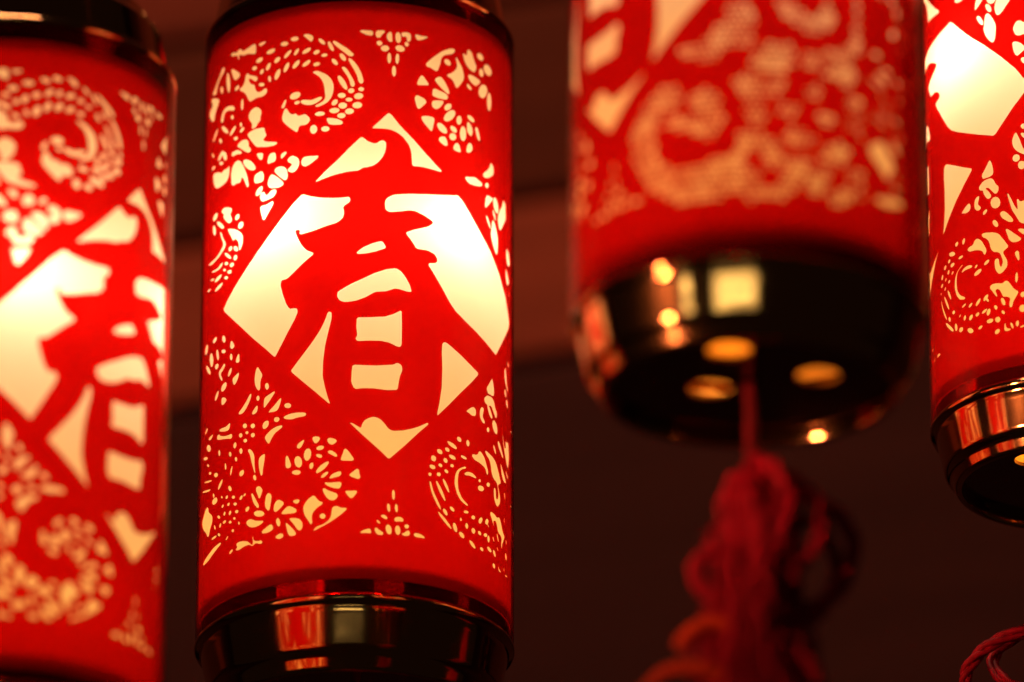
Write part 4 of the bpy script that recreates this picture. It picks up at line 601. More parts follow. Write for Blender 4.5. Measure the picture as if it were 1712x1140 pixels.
1118,788 1124,793 1133,797 1145,799 1159,801 1192,801 1205,801 1212,799 1214,796 1211,791 1205,785 1196,776 1185,766 1153,737 1141,727 1131,718 1122,711 1115,706 1109,703 1104,703 1100,705 1098,710 1097,716 1097,724 1099,733 1105,763 1109,773 1113,781;
* 899,-740 906,-735 913,-729 921,-723 930,-717 939,-711 948,-706 957,-702 964,-699 971,-696 978,-695 984,-697 990,-699 997,-704 1001,-709 1003,-716 1004,-723 1003,-732 1001,-739 997,-744 993,-749 987,-753 980,-755 972,-757 964,-758 955,-759 948,-759 941,-757 935,-756 930,-753 925,-751 918,-750 911,-749 902,-748 898,-747;
* 1041,-705 1046,-691 1053,-681 1064,-673 1076,-669 1089,-670 1095,-677 1093,-690 1088,-705 1082,-722 1086,-737 1102,-750 1109,-760 1107,-768 1099,-774 1085,-776 1072,-774 1059,-766 1049,-757 1042,-747 1039,-734 1039,-719;
* 1128,-625 1135,-622 1140,-624 1146,-626 1152,-630 1159,-635 1166,-641 1174,-648 1182,-656 1189,-664 1195,-672 1201,-680 1207,-688 1210,-695 1210,-701 1209,-706 1205,-710 1200,-712 1195,-714 1189,-714 1183,-714 1176,-712 1169,-708 1162,-702 1154,-693 1148,-685 1143,-677 1138,-669 1129,-642 1127,-634 1127,-629;
* 1169,-794 1166,-804 1157,-813 1146,-819 1134,-820 1126,-816 1123,-808 1126,-798 1134,-790 1145,-784 1157,-783 1166,-787;
* 847,-960 837,-965 824,-966 812,-962 806,-955 805,-945 810,-937 821,-932 834,-931 845,-935 852,-942 853,-952;
* 935,-947 932,-962 923,-973 911,-977 899,-972 894,-960 896,-945 905,-934 917,-930 929,-935;
* 808,-1017 796,-1022 775,-1021 751,-1015 730,-1005 719,-993 719,-984 730,-980 751,-981 775,-987 796,-997 808,-1008;
* 740,-1047 733,-1052 722,-1055 710,-1053 702,-1048 698,-1041 701,-1033 708,-1028 719,-1025 731,-1027 739,-1032 743,-1039;
* 678,-1074 670,-1081 657,-1083 644,-1081 635,-1075 631,-1066 633,-1058 642,-1051 654,-1049 667,-1051 677,-1057 681,-1066;
* 797,-1088 788,-1094 773,-1097 756,-1096 741,-1090 734,-1082 734,-1074 743,-1068 758,-1065 775,-1067 790,-1072 798,-1080;
* 626,-1111 626,-1122 621,-1132 611,-1139 599,-1141 588,-1137 582,-1128 582,-1118 587,-1108 597,-1101 609,-1099 619,-1103;
* 718,-1129 707,-1133 697,-1132 689,-1126 685,-1118 687,-1109 693,-1102 703,-1098 714,-1099 722,-1104 726,-1113 724,-1122;
* 905,-1062 897,-1068 883,-1070 867,-1070 853,-1066 844,-1061 844,-1055 852,-1049 865,-1047 882,-1047 896,-1051 905,-1056;
* 621,-1181 615,-1188 604,-1193 590,-1194 578,-1190 571,-1184 571,-1176 577,-1168 588,-1164 601,-1163 613,-1166 621,-1173;
* 678,-1160 670,-1167 659,-1169 649,-1166 643,-1159 645,-1151 653,-1145 664,-1143 674,-1145 680,-1152;
* 783,-1135 779,-1142 769,-1149 757,-1151 748,-1149 744,-1143 748,-1135 757,-1129 769,-1126 779,-1129;
* 729,-1194 720,-1199 708,-1199 698,-1194 693,-1187 696,-1179 704,-1174 716,-1173 727,-1178 732,-1186;
* 591,-1228 588,-1236 581,-1242 571,-1244 564,-1240 561,-1233 563,-1226 571,-1220 580,-1218 588,-1222;
* 667,-1215 663,-1224 654,-1231 642,-1233 633,-1230 629,-1222 633,-1213 642,-1206 654,-1204 663,-1207;
* 738,-1325 727,-1322 713,-1309 698,-1289 686,-1267 681,-1248 684,-1239 694,-1242 709,-1255 724,-1275 735,-1297 741,-1315;
* 706,-1389 694,-1385 674,-1364 652,-1334 634,-1301 624,-1276 626,-1263 638,-1268 657,-1289 679,-1319 698,-1352 708,-1377;
* 786,-1438 777,-1442 765,-1442 754,-1437 745,-1430 741,-1422 744,-1416 752,-1412 764,-1412 776,-1416 785,-1423 789,-1431;
* 723,-1479 713,-1480 701,-1476 691,-1468 684,-1457 683,-1446 688,-1439 697,-1437 708,-1441 719,-1450 726,-1461 727,-1471;
* 1060,-1168 1057,-1176 1048,-1182 1037,-1185 1029,-1183 1025,-1177 1029,-1170 1037,-1163 1048,-1160 1057,-1162;
* 1098,-1217 1086,-1228 1067,-1237 1046,-1241 1029,-1240 1019,-1232 1019,-1222 1030,-1211 1048,-1203 1069,-1199 1088,-1200 1098,-1207;
* 1177,-1161 1172,-1172 1157,-1182 1140,-1187 1126,-1185 1121,-1177 1126,-1167 1140,-1157 1157,-1152 1172,-1154;
* 926,-1412 921,-1418 911,-1424 897,-1428 883,-1429 874,-1427 871,-1422 875,-1416 885,-1411 899,-1407 913,-1406 923,-1408;
* 997,-1429 992,-1439 980,-1447 965,-1451 953,-1449 948,-1441 953,-1432 965,-1424 980,-1420 992,-1422;
* 1071,-1410 1080,-1413 1082,-1423 1077,-1435 1065,-1448 1051,-1457 1037,-1460 1028,-1457 1026,-1448 1031,-1435 1043,-1423 1057,-1414;
* 1138,-1401 1150,-1401 1157,-1408 1157,-1418 1150,-1429 1138,-1439 1124,-1444 1113,-1444 1106,-1438 1106,-1427 1113,-1416 1124,-1406;
* 859,-1475 856,-1482 850,-1488 843,-1490 837,-1487 835,-1480 837,-1473 843,-1467 850,-1466 856,-1469;
* 922,-1503 921,-1515 913,-1525 902,-1528 892,-1523 887,-1513 889,-1501 897,-1491 907,-1488 917,-1492;
* 998,-1516 997,-1528 987,-1539 972,-1545 958,-1542 950,-1533 951,-1521 961,-1510 976,-1504 990,-1507;
* 1062,-1511 1067,-1519 1063,-1529 1052,-1535 1038,-1536 1026,-1532 1021,-1524 1025,-1515 1035,-1508 1050,-1507;
* 805,-1573 794,-1573 782,-1565 774,-1551 770,-1535 773,-1522 781,-1514 792,-1514 803,-1522 812,-1536 815,-1552 813,-1566;
* 879,-1594 867,-1599 853,-1599 839,-1593 830,-1585 827,-1575 832,-1566 844,-1561 858,-1562 872,-1567 882,-1575 884,-1585;
* 996,-1638 983,-1641 965,-1637 947,-1628 934,-1616 928,-1605 932,-1596 944,-1594 962,-1597 980,-1606 994,-1618 1000,-1629;
* 1088,-1629 1075,-1635 1060,-1635 1049,-1631 1045,-1623 1051,-1615 1064,-1609 1079,-1609 1090,-1613 1094,-1621;
* 1193,-1609 1179,-1614 1162,-1614 1146,-1610 1135,-1602 1132,-1594 1138,-1586 1151,-1582 1168,-1581 1184,-1586 1196,-1593 1199,-1601;
* 1144,-1508 1139,-1517 1124,-1526 1107,-1531 1093,-1530 1087,-1524 1092,-1514 1106,-1506 1124,-1501 1139,-1502;
* 764,-1563 749,-1561 722,-1547 690,-1523 661,-1498 643,-1476 640,-1465 654,-1468 680,-1483 712,-1506 742,-1531 761,-1552;
* 575,-1278 578,-1276 586,-1281 589,-1288 600,-1320 604,-1329 608,-1337 612,-1346 629,-1374 634,-1382 639,-1390 644,-1398 662,-1427 666,-1434 668,-1440 669,-1445 668,-1450 662,-1451 657,-1448 651,-1443 645,-1437 639,-1431 633,-1424 608,-1388 603,-1380 599,-1371 594,-1363 582,-1334 579,-1325 576,-1316 574,-1307 572,-1295 571,-1287 572,-1282;
* 955,-1022 968,-1014 984,-1010 1004,-1009 1018,-1001 1026,-986 1038,-977 1052,-973 1069,-977 1096,-994 1111,-1008 1150,-1071 1152,-1088 1145,-1104 1137,-1111 1127,-1107 1118,-1097 1110,-1080 1093,-1069 1058,-1059 1031,-1054 989,-1050 968,-1042 955,-1031;
* 897,-1117 899,-1123 886,-1131 860,-1141 842,-1153 831,-1166 825,-1183 820,-1214 819,-1234 825,-1280 833,-1297 854,-1325 870,-1338 911,-1359 919,-1367 915,-1374 901,-1374 860,-1363 841,-1353 814,-1326 803,-1310 787,-1266 784,-1247 788,-1207 794,-1187 806,-1165 824,-1148 848,-1134 869,-1124 887,-1117;
* 888,-1158 896,-1152 906,-1148 917,-1145 929,-1142 942,-1141 954,-1141 967,-1142 978,-1145 993,-1151 1001,-1155 1006,-1158 1007,-1162 1005,-1165 1002,-1167 995,-1169 987,-1170 977,-1170 967,-1169 957,-1169 947,-1169 937,-1169 927,-1169 918,-1170 908,-1172 899,-1174 891,-1175 885,-1174 881,-1173 878,-1170 879,-1166 882,-1162;
1255,713 1231,726 1214,749 1208,777 1215,802 1234,817 1259,818 1282,805 1299,782 1305,754 1297,730 1279,714;
1252,654 1239,656 1224,667 1211,685 1203,703 1203,718 1210,725 1223,722 1238,711 1251,694 1259,675 1259,661;
1177,575 1164,577 1146,591 1129,611 1116,632 1113,649 1118,657 1132,654 1150,641 1167,621 1179,600 1182,583;
1198,641 1206,650 1217,652 1231,646 1246,632 1265,605 1278,583 1292,553 1296,531 1290,466 1284,447 1275,430 1265,423 1254,425 1240,436 1213,465 1198,487 1180,524 1176,546 1182,569 1186,591 1192,626;
1360,803 1381,849 1397,854 1439,839 1451,823 1454,751 1447,732 1414,697 1399,682 1372,653 1356,638 1331,618 1315,615 1302,623 1292,639 1284,669 1285,690 1295,719 1305,738 1320,756 1334,772 1349,786;
1444,505 1454,525 1459,532 1465,538 1472,543 1479,545 1488,545 1497,544 1507,540 1528,529 1538,522 1548,515 1556,506 1569,493 1573,484 1574,475 1571,467 1564,456 1556,448 1547,443 1537,438 1507,431 1496,430 1487,430 1478,432 1470,435 1463,440 1456,447 1451,456 1443,474 1441,485 1441,495;
1435,391 1441,393 1448,394 1457,393 1468,390 1483,384 1494,378 1504,371 1513,363 1532,341 1536,332 1535,325 1530,318 1499,298 1491,293 1484,289 1478,286 1473,283 1468,284 1462,287 1456,293 1450,301 1445,310 1440,320 1437,331 1430,370 1429,379 1431,386;
1503,264 1511,267 1519,267 1527,264 1536,258 1548,245 1552,237 1551,230 1546,224 1536,218 1527,217 1519,220 1512,226 1500,244 1498,252 1498,259;
* 1434,-278 1441,-280 1445,-285 1450,-293 1458,-310 1463,-321 1468,-331 1472,-342 1484,-377 1489,-387 1494,-398 1500,-408 1523,-442 1525,-449 1523,-452 1516,-453 1505,-450 1494,-446 1483,-441 1472,-435 1454,-424 1444,-416 1435,-408 1427,-399 1420,-389 1414,-379 1410,-368 1407,-357 1406,-343 1406,-333 1408,-322 1411,-313 1421,-293 1426,-286 1430,-281;
* 1482,-229 1488,-225 1494,-223 1503,-223 1512,-224 1523,-228 1532,-232 1537,-238 1539,-246 1539,-254 1536,-261 1530,-265 1522,-266 1511,-265 1501,-263 1493,-259 1487,-253 1482,-246 1480,-239 1480,-233;
* 1483,-287 1490,-287 1497,-289 1505,-292 1514,-297 1523,-304 1530,-311 1535,-318 1537,-326 1536,-335 1534,-340 1528,-341 1520,-338 1508,-331 1499,-324 1491,-316 1485,-308 1480,-299 1478,-293 1479,-289;
* 1462,-484 1450,-492 1434,-494 1419,-487 1407,-475 1404,-460 1409,-447 1421,-438 1437,-437 1453,-443 1464,-455 1467,-470;
* 1511,-529 1506,-544 1494,-554 1478,-556 1462,-549 1451,-536 1447,-519 1452,-504 1464,-494 1480,-493 1496,-499 1507,-513;
* 1203,-435 1212,-443 1220,-458 1229,-483 1234,-505 1235,-530 1230,-545 1218,-552 1200,-557 1174,-558 1154,-558 1141,-558 1130,-549 1123,-533 1127,-518 1141,-504 1154,-489 1172,-467 1184,-452 1194,-438;
* 1099,-597 1128,-576 1151,-569 1185,-566 1207,-568 1225,-577 1239,-592 1251,-616 1263,-631 1275,-639 1280,-653 1277,-673 1269,-686 1255,-693 1240,-689 1227,-675 1210,-658 1190,-637 1171,-631 1152,-639 1131,-640 1108,-635 1095,-625 1091,-611;
* 1291,-766 1285,-786 1267,-798 1244,-799 1220,-788 1204,-768 1198,-745 1205,-725 1223,-713 1247,-712 1270,-723 1286,-743;
* 1260,-936 1248,-935 1234,-927 1221,-913 1213,-898 1213,-885 1220,-878 1232,-879 1246,-887 1259,-901 1266,-916 1267,-929;
* 1290,-834 1298,-831 1306,-830 1314,-831 1322,-835 1331,-840 1339,-846 1348,-854 1356,-862 1382,-889 1388,-898 1393,-905 1396,-912 1396,-918 1395,-922 1390,-925 1384,-925 1375,-924 1365,-922 1355,-917 1345,-911 1311,-887 1301,-879 1294,-870 1288,-861 1284,-852 1283,-844 1285,-838;
* 1352,-713 1358,-711 1366,-721 1381,-750 1392,-772 1412,-813 1422,-829 1431,-839 1435,-833 1430,-785 1431,-771 1436,-765 1444,-769 1453,-783 1469,-787 1511,-775 1525,-782 1542,-861 1541,-882 1519,-956 1504,-961 1464,-946 1446,-932 1422,-891 1409,-871 1390,-840 1381,-819 1352,-725;
* 1331,-966 1339,-966 1346,-970 1355,-975 1376,-991 1386,-999 1396,-1007 1406,-1014 1416,-1022 1425,-1029 1434,-1036 1443,-1043 1452,-1051 1456,-1057 1457,-1062 1454,-1067 1446,-1071 1438,-1074 1428,-1076 1418,-1077 1406,-1077 1395,-1075 1385,-1072 1376,-1066 1367,-1059 1359,-1051 1354,-1044 1350,-1036 1348,-1029 1345,-1020 1342,-1011 1338,-1001 1332,-984 1329,-976 1329,-970;
* 1437,-984 1445,-983 1454,-983 1464,-985 1475,-989 1497,-998 1506,-1004 1510,-1011 1512,-1018 1510,-1026 1506,-1032 1502,-1035 1495,-1036 1487,-1034 1479,-1031 1470,-1026 1462,-1019 1439,-999 1434,-992 1433,-987;
* 1109,-953 1124,-950 1144,-951 1208,-963 1231,-971 1258,-983 1276,-997 1302,-1030 1316,-1048 1347,-1090 1347,-1102 1334,-1108 1320,-1116 1306,-1124 1304,-1138 1333,-1190 1338,-1209 1337,-1230 1330,-1245 1301,-1270 1286,-1277 1268,-1280 1252,-1272 1232,-1248 1224,-1229 1221,-1196 1222,-1180 1228,-1167 1239,-1162 1255,-1165 1264,-1177 1267,-1210 1272,-1223 1278,-1230 1285,-1225 1294,-1200 1293,-1182 1282,-1151 1275,-1137 1268,-1127 1253,-1119 1227,-1113 1208,-1102 1194,-1085 1185,-1066 1180,-1043 1173,-1025 1164,-1009 1149,-995 1126,-984 1112,-972 1105,-960;
* 1405,-1146 1411,-1141 1417,-1139 1422,-1139 1427,-1142 1432,-1147 1436,-1153 1438,-1161 1439,-1171 1440,-1190 1440,-1198 1439,-1205 1438,-1210 1434,-1213 1428,-1209 1424,-1204 1420,-1198 1415,-1190 1410,-1181 1404,-1169 1402,-1160 1402,-1152;
* 1423,-1335 1419,-1357 1411,-1369 1403,-1367 1398,-1352 1397,-1329 1402,-1307 1410,-1295 1418,-1297 1423,-1312;
* 1171,-1353 1180,-1343 1197,-1338 1227,-1339 1250,-1342 1272,-1349 1293,-1349 1312,-1339 1328,-1341 1342,-1353 1355,-1368 1383,-1407 1399,-1421 1418,-1432 1422,-1445 1407,-1465 1397,-1479 1385,-1492 1377,-1508 1371,-1530 1363,-1539 1352,-1538 1345,-1531 1342,-1517 1343,-1501 1350,-1478 1345,-1466 1331,-1459 1316,-1454 1300,-1453 1287,-1443 1278,-1426 1269,-1409 1258,-1392 1245,-1384 1230,-1387 1226,-1398 1239,-1426 1240,-1437 1235,-1438 1225,-1430 1205,-1405 1191,-1386 1174,-1367;
* 1305,-1515 1295,-1513 1283,-1503 1274,-1488 1269,-1472 1269,-1460 1275,-1454 1286,-1457 1297,-1467 1306,-1482 1311,-1497 1311,-1510;
* 1478,-1566 1474,-1579 1464,-1588 1450,-1589 1437,-1583 1427,-1572 1424,-1558 1428,-1545 1438,-1536 1452,-1535 1466,-1541 1475,-1552;
* 1478,-1466 1475,-1476 1467,-1482 1457,-1484 1447,-1479 1440,-1471 1437,-1460 1440,-1450 1448,-1444 1459,-1443 1469,-1447 1476,-1456;
* 1489,-1684 1486,-1689 1476,-1693 1460,-1697 1443,-1699 1430,-1698 1425,-1695 1428,-1691 1439,-1686 1455,-1683 1471,-1681 1484,-1682;
* 1158,-1458 1152,-1457 1144,-1453 1138,-1446 1134,-1439 1133,-1432 1137,-1429 1144,-1429 1151,-1434 1158,-1440 1162,-1448 1162,-1454;
* 1164,-1508 1172,-1515 1175,-1526 1172,-1539 1165,-1550 1155,-1555 1144,-1555 1136,-1547 1133,-1536 1136,-1523 1143,-1512 1154,-1507;
* 1233,-1531 1225,-1530 1216,-1525 1209,-1516 1205,-1507 1206,-1499 1211,-1495 1219,-1496 1228,-1501 1236,-1510 1239,-1519 1238,-1527;
* 1300,-1577 1293,-1577 1285,-1573 1277,-1566 1272,-1558 1271,-1550 1275,-1546 1282,-1545 1290,-1549 1298,-1556 1303,-1565 1304,-1572;
* 1263,-1610 1259,-1620 1249,-1626 1237,-1626 1224,-1620 1215,-1610 1211,-1599 1215,-1589 1225,-1583 1238,-1583 1251,-1588 1260,-1598;
* 1251,-1677 1255,-1685 1253,-1695 1244,-1703 1232,-1707 1219,-1706 1210,-1701 1206,-1692 1208,-1682 1217,-1675 1229,-1671 1242,-1672;
* 1408,-1641 1415,-1645 1419,-1655 1420,-1666 1417,-1677 1412,-1685 1404,-1686 1398,-1682 1393,-1673 1392,-1661 1395,-1650 1401,-1643;
* 1371,-1695 1365,-1693 1357,-1685 1350,-1673 1346,-1661 1345,-1651 1349,-1647 1355,-1649 1363,-1657 1370,-1669 1374,-1681 1375,-1690;
* 1300,-1642 1305,-1646 1307,-1651 1309,-1659 1310,-1668 1314,-1676 1318,-1682 1325,-1685 1333,-1687 1339,-1689 1344,-1691 1348,-1694 1349,-1698 1345,-1702 1338,-1703 1329,-1704 1321,-1704 1313,-1703 1306,-1701 1300,-1698 1295,-1693 1293,-1687 1292,-1678 1294,-1656 1296,-1649 1298,-1644;
* 1618,-655 1612,-656 1602,-651 1592,-641 1583,-630 1579,-620 1580,-614 1587,-614 1596,-619 1607,-629 1615,-640 1619,-650;
* 1629,-609 1624,-612 1612,-614 1597,-613 1582,-610 1572,-605 1569,-600 1575,-596 1586,-595 1602,-596 1617,-599 1627,-604;
* 1630,-664 1628,-668 1624,-671 1619,-672 1615,-669 1613,-665 1615,-661 1619,-658 1624,-657 1628,-659;
* 1700,-681 1694,-684 1682,-685 1667,-684 1653,-679 1644,-674 1642,-669 1648,-665 1659,-665 1674,-666 1688,-670 1698,-676;
* 1632,-713 1626,-711 1621,-703 1617,-690 1615,-676 1617,-665 1621,-660 1626,-663 1632,-671 1636,-684 1637,-698 1636,-708;
* 1558,-683 1561,-678 1571,-672 1585,-666 1600,-663 1612,-663 1617,-666 1614,-671 1603,-678 1589,-683 1574,-686 1562,-686;
* 1616,-615 1621,-618 1626,-627 1629,-640 1629,-654 1626,-665 1622,-670 1617,-667 1612,-658 1610,-644 1610,-630 1612,-620;
* 1689,-647 1686,-652 1675,-658 1660,-663 1644,-666 1633,-666 1628,-663 1632,-658 1642,-652 1657,-647 1673,-644 1684,-644;
* 1801,-568 1799,-574 1793,-579 1786,-580 1781,-577 1779,-572 1781,-566 1787,-561 1794,-560 1799,-563;
* 1840,-593 1831,-597 1816,-596 1802,-589 1794,-580 1794,-572 1804,-568 1818,-569 1832,-576 1840,-585;
* 1782,-637 1775,-633 1772,-621 1773,-606 1780,-593 1788,-587 1795,-591 1799,-603 1797,-618 1790,-631;
* 1732,-599 1734,-591 1745,-581 1761,-573 1776,-570 1784,-573 1782,-581 1770,-592 1754,-600 1740,-603;
* 1759,-524 1768,-524 1779,-531 1787,-542 1789,-554 1785,-562 1776,-563 1765,-556 1757,-545 1755,-532;
* 1830,-510 1834,-517 1830,-530 1820,-544 1809,-555 1799,-557 1795,-550 1799,-537 1809,-522 1820,-512;
* 1688,-881 1685,-889 1678,-894 1669,-895 1662,-892 1660,-884 1663,-877 1670,-871 1679,-870 1686,-874;
* 1738,-888 1731,-897 1717,-901 1701,-900 1690,-893 1688,-884 1695,-876 1710,-871 1725,-872 1736,-879;
* 1685,-943 1675,-941 1667,-932 1664,-918 1668,-906 1677,-898 1688,-900 1696,-909 1698,-923 1694,-936;
* 1621,-926 1619,-917 1625,-905 1638,-894 1652,-890 1662,-893 1664,-902 1657,-914 1644,-925 1631,-929;
* 1638,-835 1649,-833 1661,-838 1669,-849 1671,-862 1665,-871 1654,-873 1642,-868 1634,-857 1633,-844;
* 1705,-823 1712,-830 1712,-842 1704,-856 1693,-866 1682,-867 1675,-860 1676,-848 1683,-834 1694,-824;
* 1930,-904 1927,-912 1918,-918 1909,-920 1901,-917 1898,-910 1901,-902 1909,-896 1919,-894 1927,-897;
* 1952,-980 1942,-981 1930,-974 1920,-962 1916,-947 1917,-934 1924,-926 1935,-925 1946,-931 1956,-944 1961,-958 1960,-972;
* 1859,-972 1856,-965 1860,-951 1870,-935 1885,-921 1899,-912 1910,-912 1914,-919 1910,-932 1899,-948 1884,-963 1870,-971;
* 1828,-890 1837,-883 1852,-881 1871,-882 1888,-888 1898,-896 1899,-904 1890,-911 1874,-914 1855,-912 1839,-907 1829,-898;
* 1881,-832 1891,-831 1902,-838 1911,-851 1915,-866 1913,-880 1905,-888 1895,-888 1884,-881 1875,-868 1872,-853 1873,-840;
* 1956,-834 1962,-840 1961,-853 1954,-870 1942,-886 1929,-897 1918,-900 1912,-894 1913,-880 1920,-864 1932,-848 1945,-837;
* 2004,-923 1994,-930 1977,-933 1957,-932 1940,-927 1930,-919 1930,-910 1939,-903 1956,-900 1975,-901 1993,-907 2003,-915;
* 1622,-1225 1615,-1229 1603,-1228 1590,-1223 1579,-1215 1573,-1206 1574,-1199 1581,-1195 1593,-1196 1606,-1201 1617,-1209 1623,-1218;
* 1624,-1167 1622,-1175 1612,-1183 1598,-1189 1583,-1192 1571,-1191 1566,-1186 1568,-1179 1578,-1171 1592,-1165 1607,-1162 1619,-1163;
* 1608,-1349 1605,-1356 1599,-1361 1591,-1362 1584,-1358 1582,-1352 1585,-1344 1591,-1340 1599,-1339 1605,-1342;
* 1691,-1368 1684,-1374 1668,-1377 1650,-1375 1632,-1370 1621,-1363 1619,-1355 1626,-1349 1641,-1346 1660,-1348 1677,-1353 1689,-1360;
* 1631,-1410 1622,-1410 1611,-1403 1600,-1390 1594,-1374 1592,-1361 1597,-1353 1606,-1353 1617,-1361 1627,-1374 1634,-1389 1636,-1402;
* 1672,-1304 1671,-1313 1661,-1324 1645,-1336 1627,-1345 1613,-1348 1605,-1345 1606,-1336 1615,-1325 1631,-1313 1649,-1305 1664,-1301;
* 1710,-1044 1708,-1050 1703,-1054 1696,-1055 1691,-1052 1689,-1047 1691,-1041 1696,-1037 1703,-1036 1708,-1039;
* 1768,-1041 1762,-1048 1749,-1053 1733,-1054 1721,-1051 1717,-1045 1723,-1038 1736,-1033 1752,-1032 1764,-1035;
* 1706,-1093 1698,-1091 1692,-1081 1690,-1068 1693,-1056 1700,-1050 1708,-1053 1714,-1062 1716,-1075 1713,-1087;
* 1637,-1070 1639,-1063 1650,-1054 1664,-1048 1677,-1048 1684,-1052 1681,-1060 1671,-1068 1656,-1074 1643,-1075;
* 1659,-1013 1668,-1010 1679,-1014 1690,-1022 1695,-1032 1693,-1040 1684,-1043 1672,-1039 1662,-1031 1657,-1021;
* 1741,-1001 1743,-1008 1738,-1020 1727,-1031 1715,-1038 1706,-1038 1704,-1031 1709,-1019 1720,-1008 1732,-1001;
* 1867,-1082 1865,-1089 1858,-1094 1851,-1095 1845,-1092 1843,-1087 1845,-1080 1851,-1076 1859,-1074 1865,-1077;
* 1913,-1098 1904,-1104 1888,-1105 1873,-1102 1863,-1095 1862,-1086 1871,-1081 1886,-1079 1902,-1082 1912,-1089;
* 1853,-1148 1845,-1145 1840,-1134 1840,-1120 1846,-1107 1854,-1101 1863,-1104 1868,-1115 1867,-1129 1862,-1142;
* 1796,-1113 1798,-1104 1809,-1094 1825,-1087 1840,-1084 1848,-1088 1845,-1097 1834,-1107 1818,-1114 1803,-1117;
* 1820,-1040 1830,-1039 1841,-1045 1850,-1055 1852,-1067 1847,-1075 1837,-1077 1826,-1071 1818,-1060 1815,-1049;
* 1877,-1022 1883,-1026 1884,-1039 1879,-1053 1870,-1065 1860,-1069 1854,-1064 1853,-1052 1858,-1037 1867,-1026;
* 2001,-1131 1999,-1137 1993,-1141 1986,-1143 1981,-1141 1979,-1136 1981,-1131 1987,-1127 1994,-1125 1999,-1127;
* 2014,-1187 2005,-1186 1996,-1179 1990,-1166 1990,-1154 1996,-1147 2005,-1147 2014,-1155 2020,-1167 2020,-1179;
* 1935,-1166 1937,-1158 1948,-1148 1965,-1138 1980,-1133 1989,-1134 1987,-1142 1975,-1153 1958,-1163 1943,-1167;
* 1940,-1098 1949,-1095 1962,-1099 1974,-1107 1979,-1117 1977,-1125 1968,-1127 1955,-1124 1943,-1115 1937,-1105;
* 1996,-1078 2003,-1081 2007,-1092 2005,-1107 1999,-1119 1991,-1125 1984,-1122 1980,-1111 1982,-1096 1988,-1084;
* 2057,-1134 2048,-1141 2032,-1145 2014,-1144 2001,-1140 1998,-1134 2006,-1128 2022,-1124 2040,-1124 2054,-1128;
* 1751,-1217 1749,-1223 1743,-1227 1736,-1228 1730,-1226 1728,-1220 1730,-1214 1736,-1209 1743,-1208 1749,-1211;
* 1807,-1191 1804,-1199 1793,-1208 1778,-1215 1764,-1216 1757,-1211 1760,-1203 1771,-1194 1786,-1188 1800,-1186;
* 1759,-1263 1749,-1263 1740,-1255 1735,-1243 1736,-1231 1742,-1224 1751,-1224 1760,-1232 1765,-1244 1765,-1256;
* 1686,-1262 1685,-1254 1692,-1243 1705,-1233 1718,-1228 1726,-1229 1727,-1237 1720,-1248 1708,-1258 1695,-1264;
* 1678,-1213 1685,-1206 1698,-1203 1713,-1204 1724,-1210 1726,-1217 1720,-1224 1706,-1227 1691,-1226 1681,-1220;
* 1746,-1166 1753,-1170 1757,-1180 1755,-1194 1749,-1206 1740,-1211 1733,-1207 1729,-1196 1731,-1182 1737,-1171;
* 2015,-1243 2013,-1249 2007,-1253 2000,-1254 1995,-1253 1993,-1248 1995,-1243 2000,-1238 2007,-1237 2013,-1239;
* 2055,-1194 2057,-1201 2051,-1212 2039,-1224 2026,-1232 2016,-1233 2014,-1226 2020,-1215 2032,-1203 2045,-1195;
* 2052,-1260 2043,-1264 2029,-1265 2015,-1261 2007,-1254 2008,-1247 2016,-1242 2030,-1242 2044,-1246 2052,-1253;
* 1996,-1299 1989,-1296 1986,-1287 1988,-1274 1994,-1263 2002,-1258 2009,-1260 2013,-1270 2011,-1283 2004,-1294;
* 1943,-1273 1946,-1266 1957,-1257 1973,-1250 1987,-1247 1994,-1250 1991,-1258 1980,-1267 1964,-1274 1950,-1276;
* 1980,-1208 1989,-1207 1999,-1213 2005,-1223 2006,-1234 2001,-1241 1992,-1242 1982,-1236 1976,-1226 1975,-1215;
* 1862,-1414 1859,-1422 1851,-1427 1843,-1429 1836,-1426 1833,-1419 1836,-1412 1843,-1407 1852,-1405 1859,-1408;
* 1943,-1388 1939,-1396 1927,-1405 1909,-1412 1891,-1416 1878,-1415 1872,-1410 1876,-1402 1888,-1393 1905,-1386 1923,-1382 1937,-1383;
* 1902,-1453 1892,-1457 1879,-1456 1865,-1449 1855,-1440 1851,-1430 1854,-1421 1863,-1418 1876,-1419 1890,-1425 1900,-1435 1905,-1445;
* 1788,-1476 1785,-1469 1790,-1458 1800,-1444 1814,-1434 1827,-1428 1836,-1428 1839,-1435 1834,-1447 1823,-1460 1810,-1471 1797,-1477;
* 1757,-1431 1762,-1423 1774,-1416 1791,-1412 1807,-1411 1820,-1414 1824,-1421 1819,-1428 1807,-1435 1790,-1440 1773,-1440 1761,-1437;
* 1789,-1384 1797,-1380 1811,-1381 1825,-1386 1836,-1395 1841,-1404 1839,-1412 1830,-1417 1817,-1416 1803,-1411 1792,-1402 1787,-1392;
* 1905,-1355 1909,-1362 1904,-1374 1894,-1388 1880,-1399 1867,-1406 1858,-1406 1855,-1399 1859,-1387 1869,-1374 1882,-1362 1896,-1355;
* 1619,-1538 1616,-1545 1609,-1551 1601,-1551 1594,-1548 1592,-1541 1595,-1533 1601,-1528 1610,-1527 1616,-1531;
* 1667,-1545 1661,-1553 1647,-1557 1632,-1556 1621,-1549 1618,-1541 1625,-1532 1639,-1528 1654,-1530 1665,-1536;
* 1600,-1602 1592,-1598 1587,-1586 1588,-1572 1594,-1561 1604,-1556 1613,-1560 1618,-1571 1617,-1585 1610,-1597;
* 1638,-1482 1644,-1489 1643,-1502 1635,-1515 1624,-1524 1613,-1525 1608,-1518 1608,-1505 1616,-1492 1627,-1483;
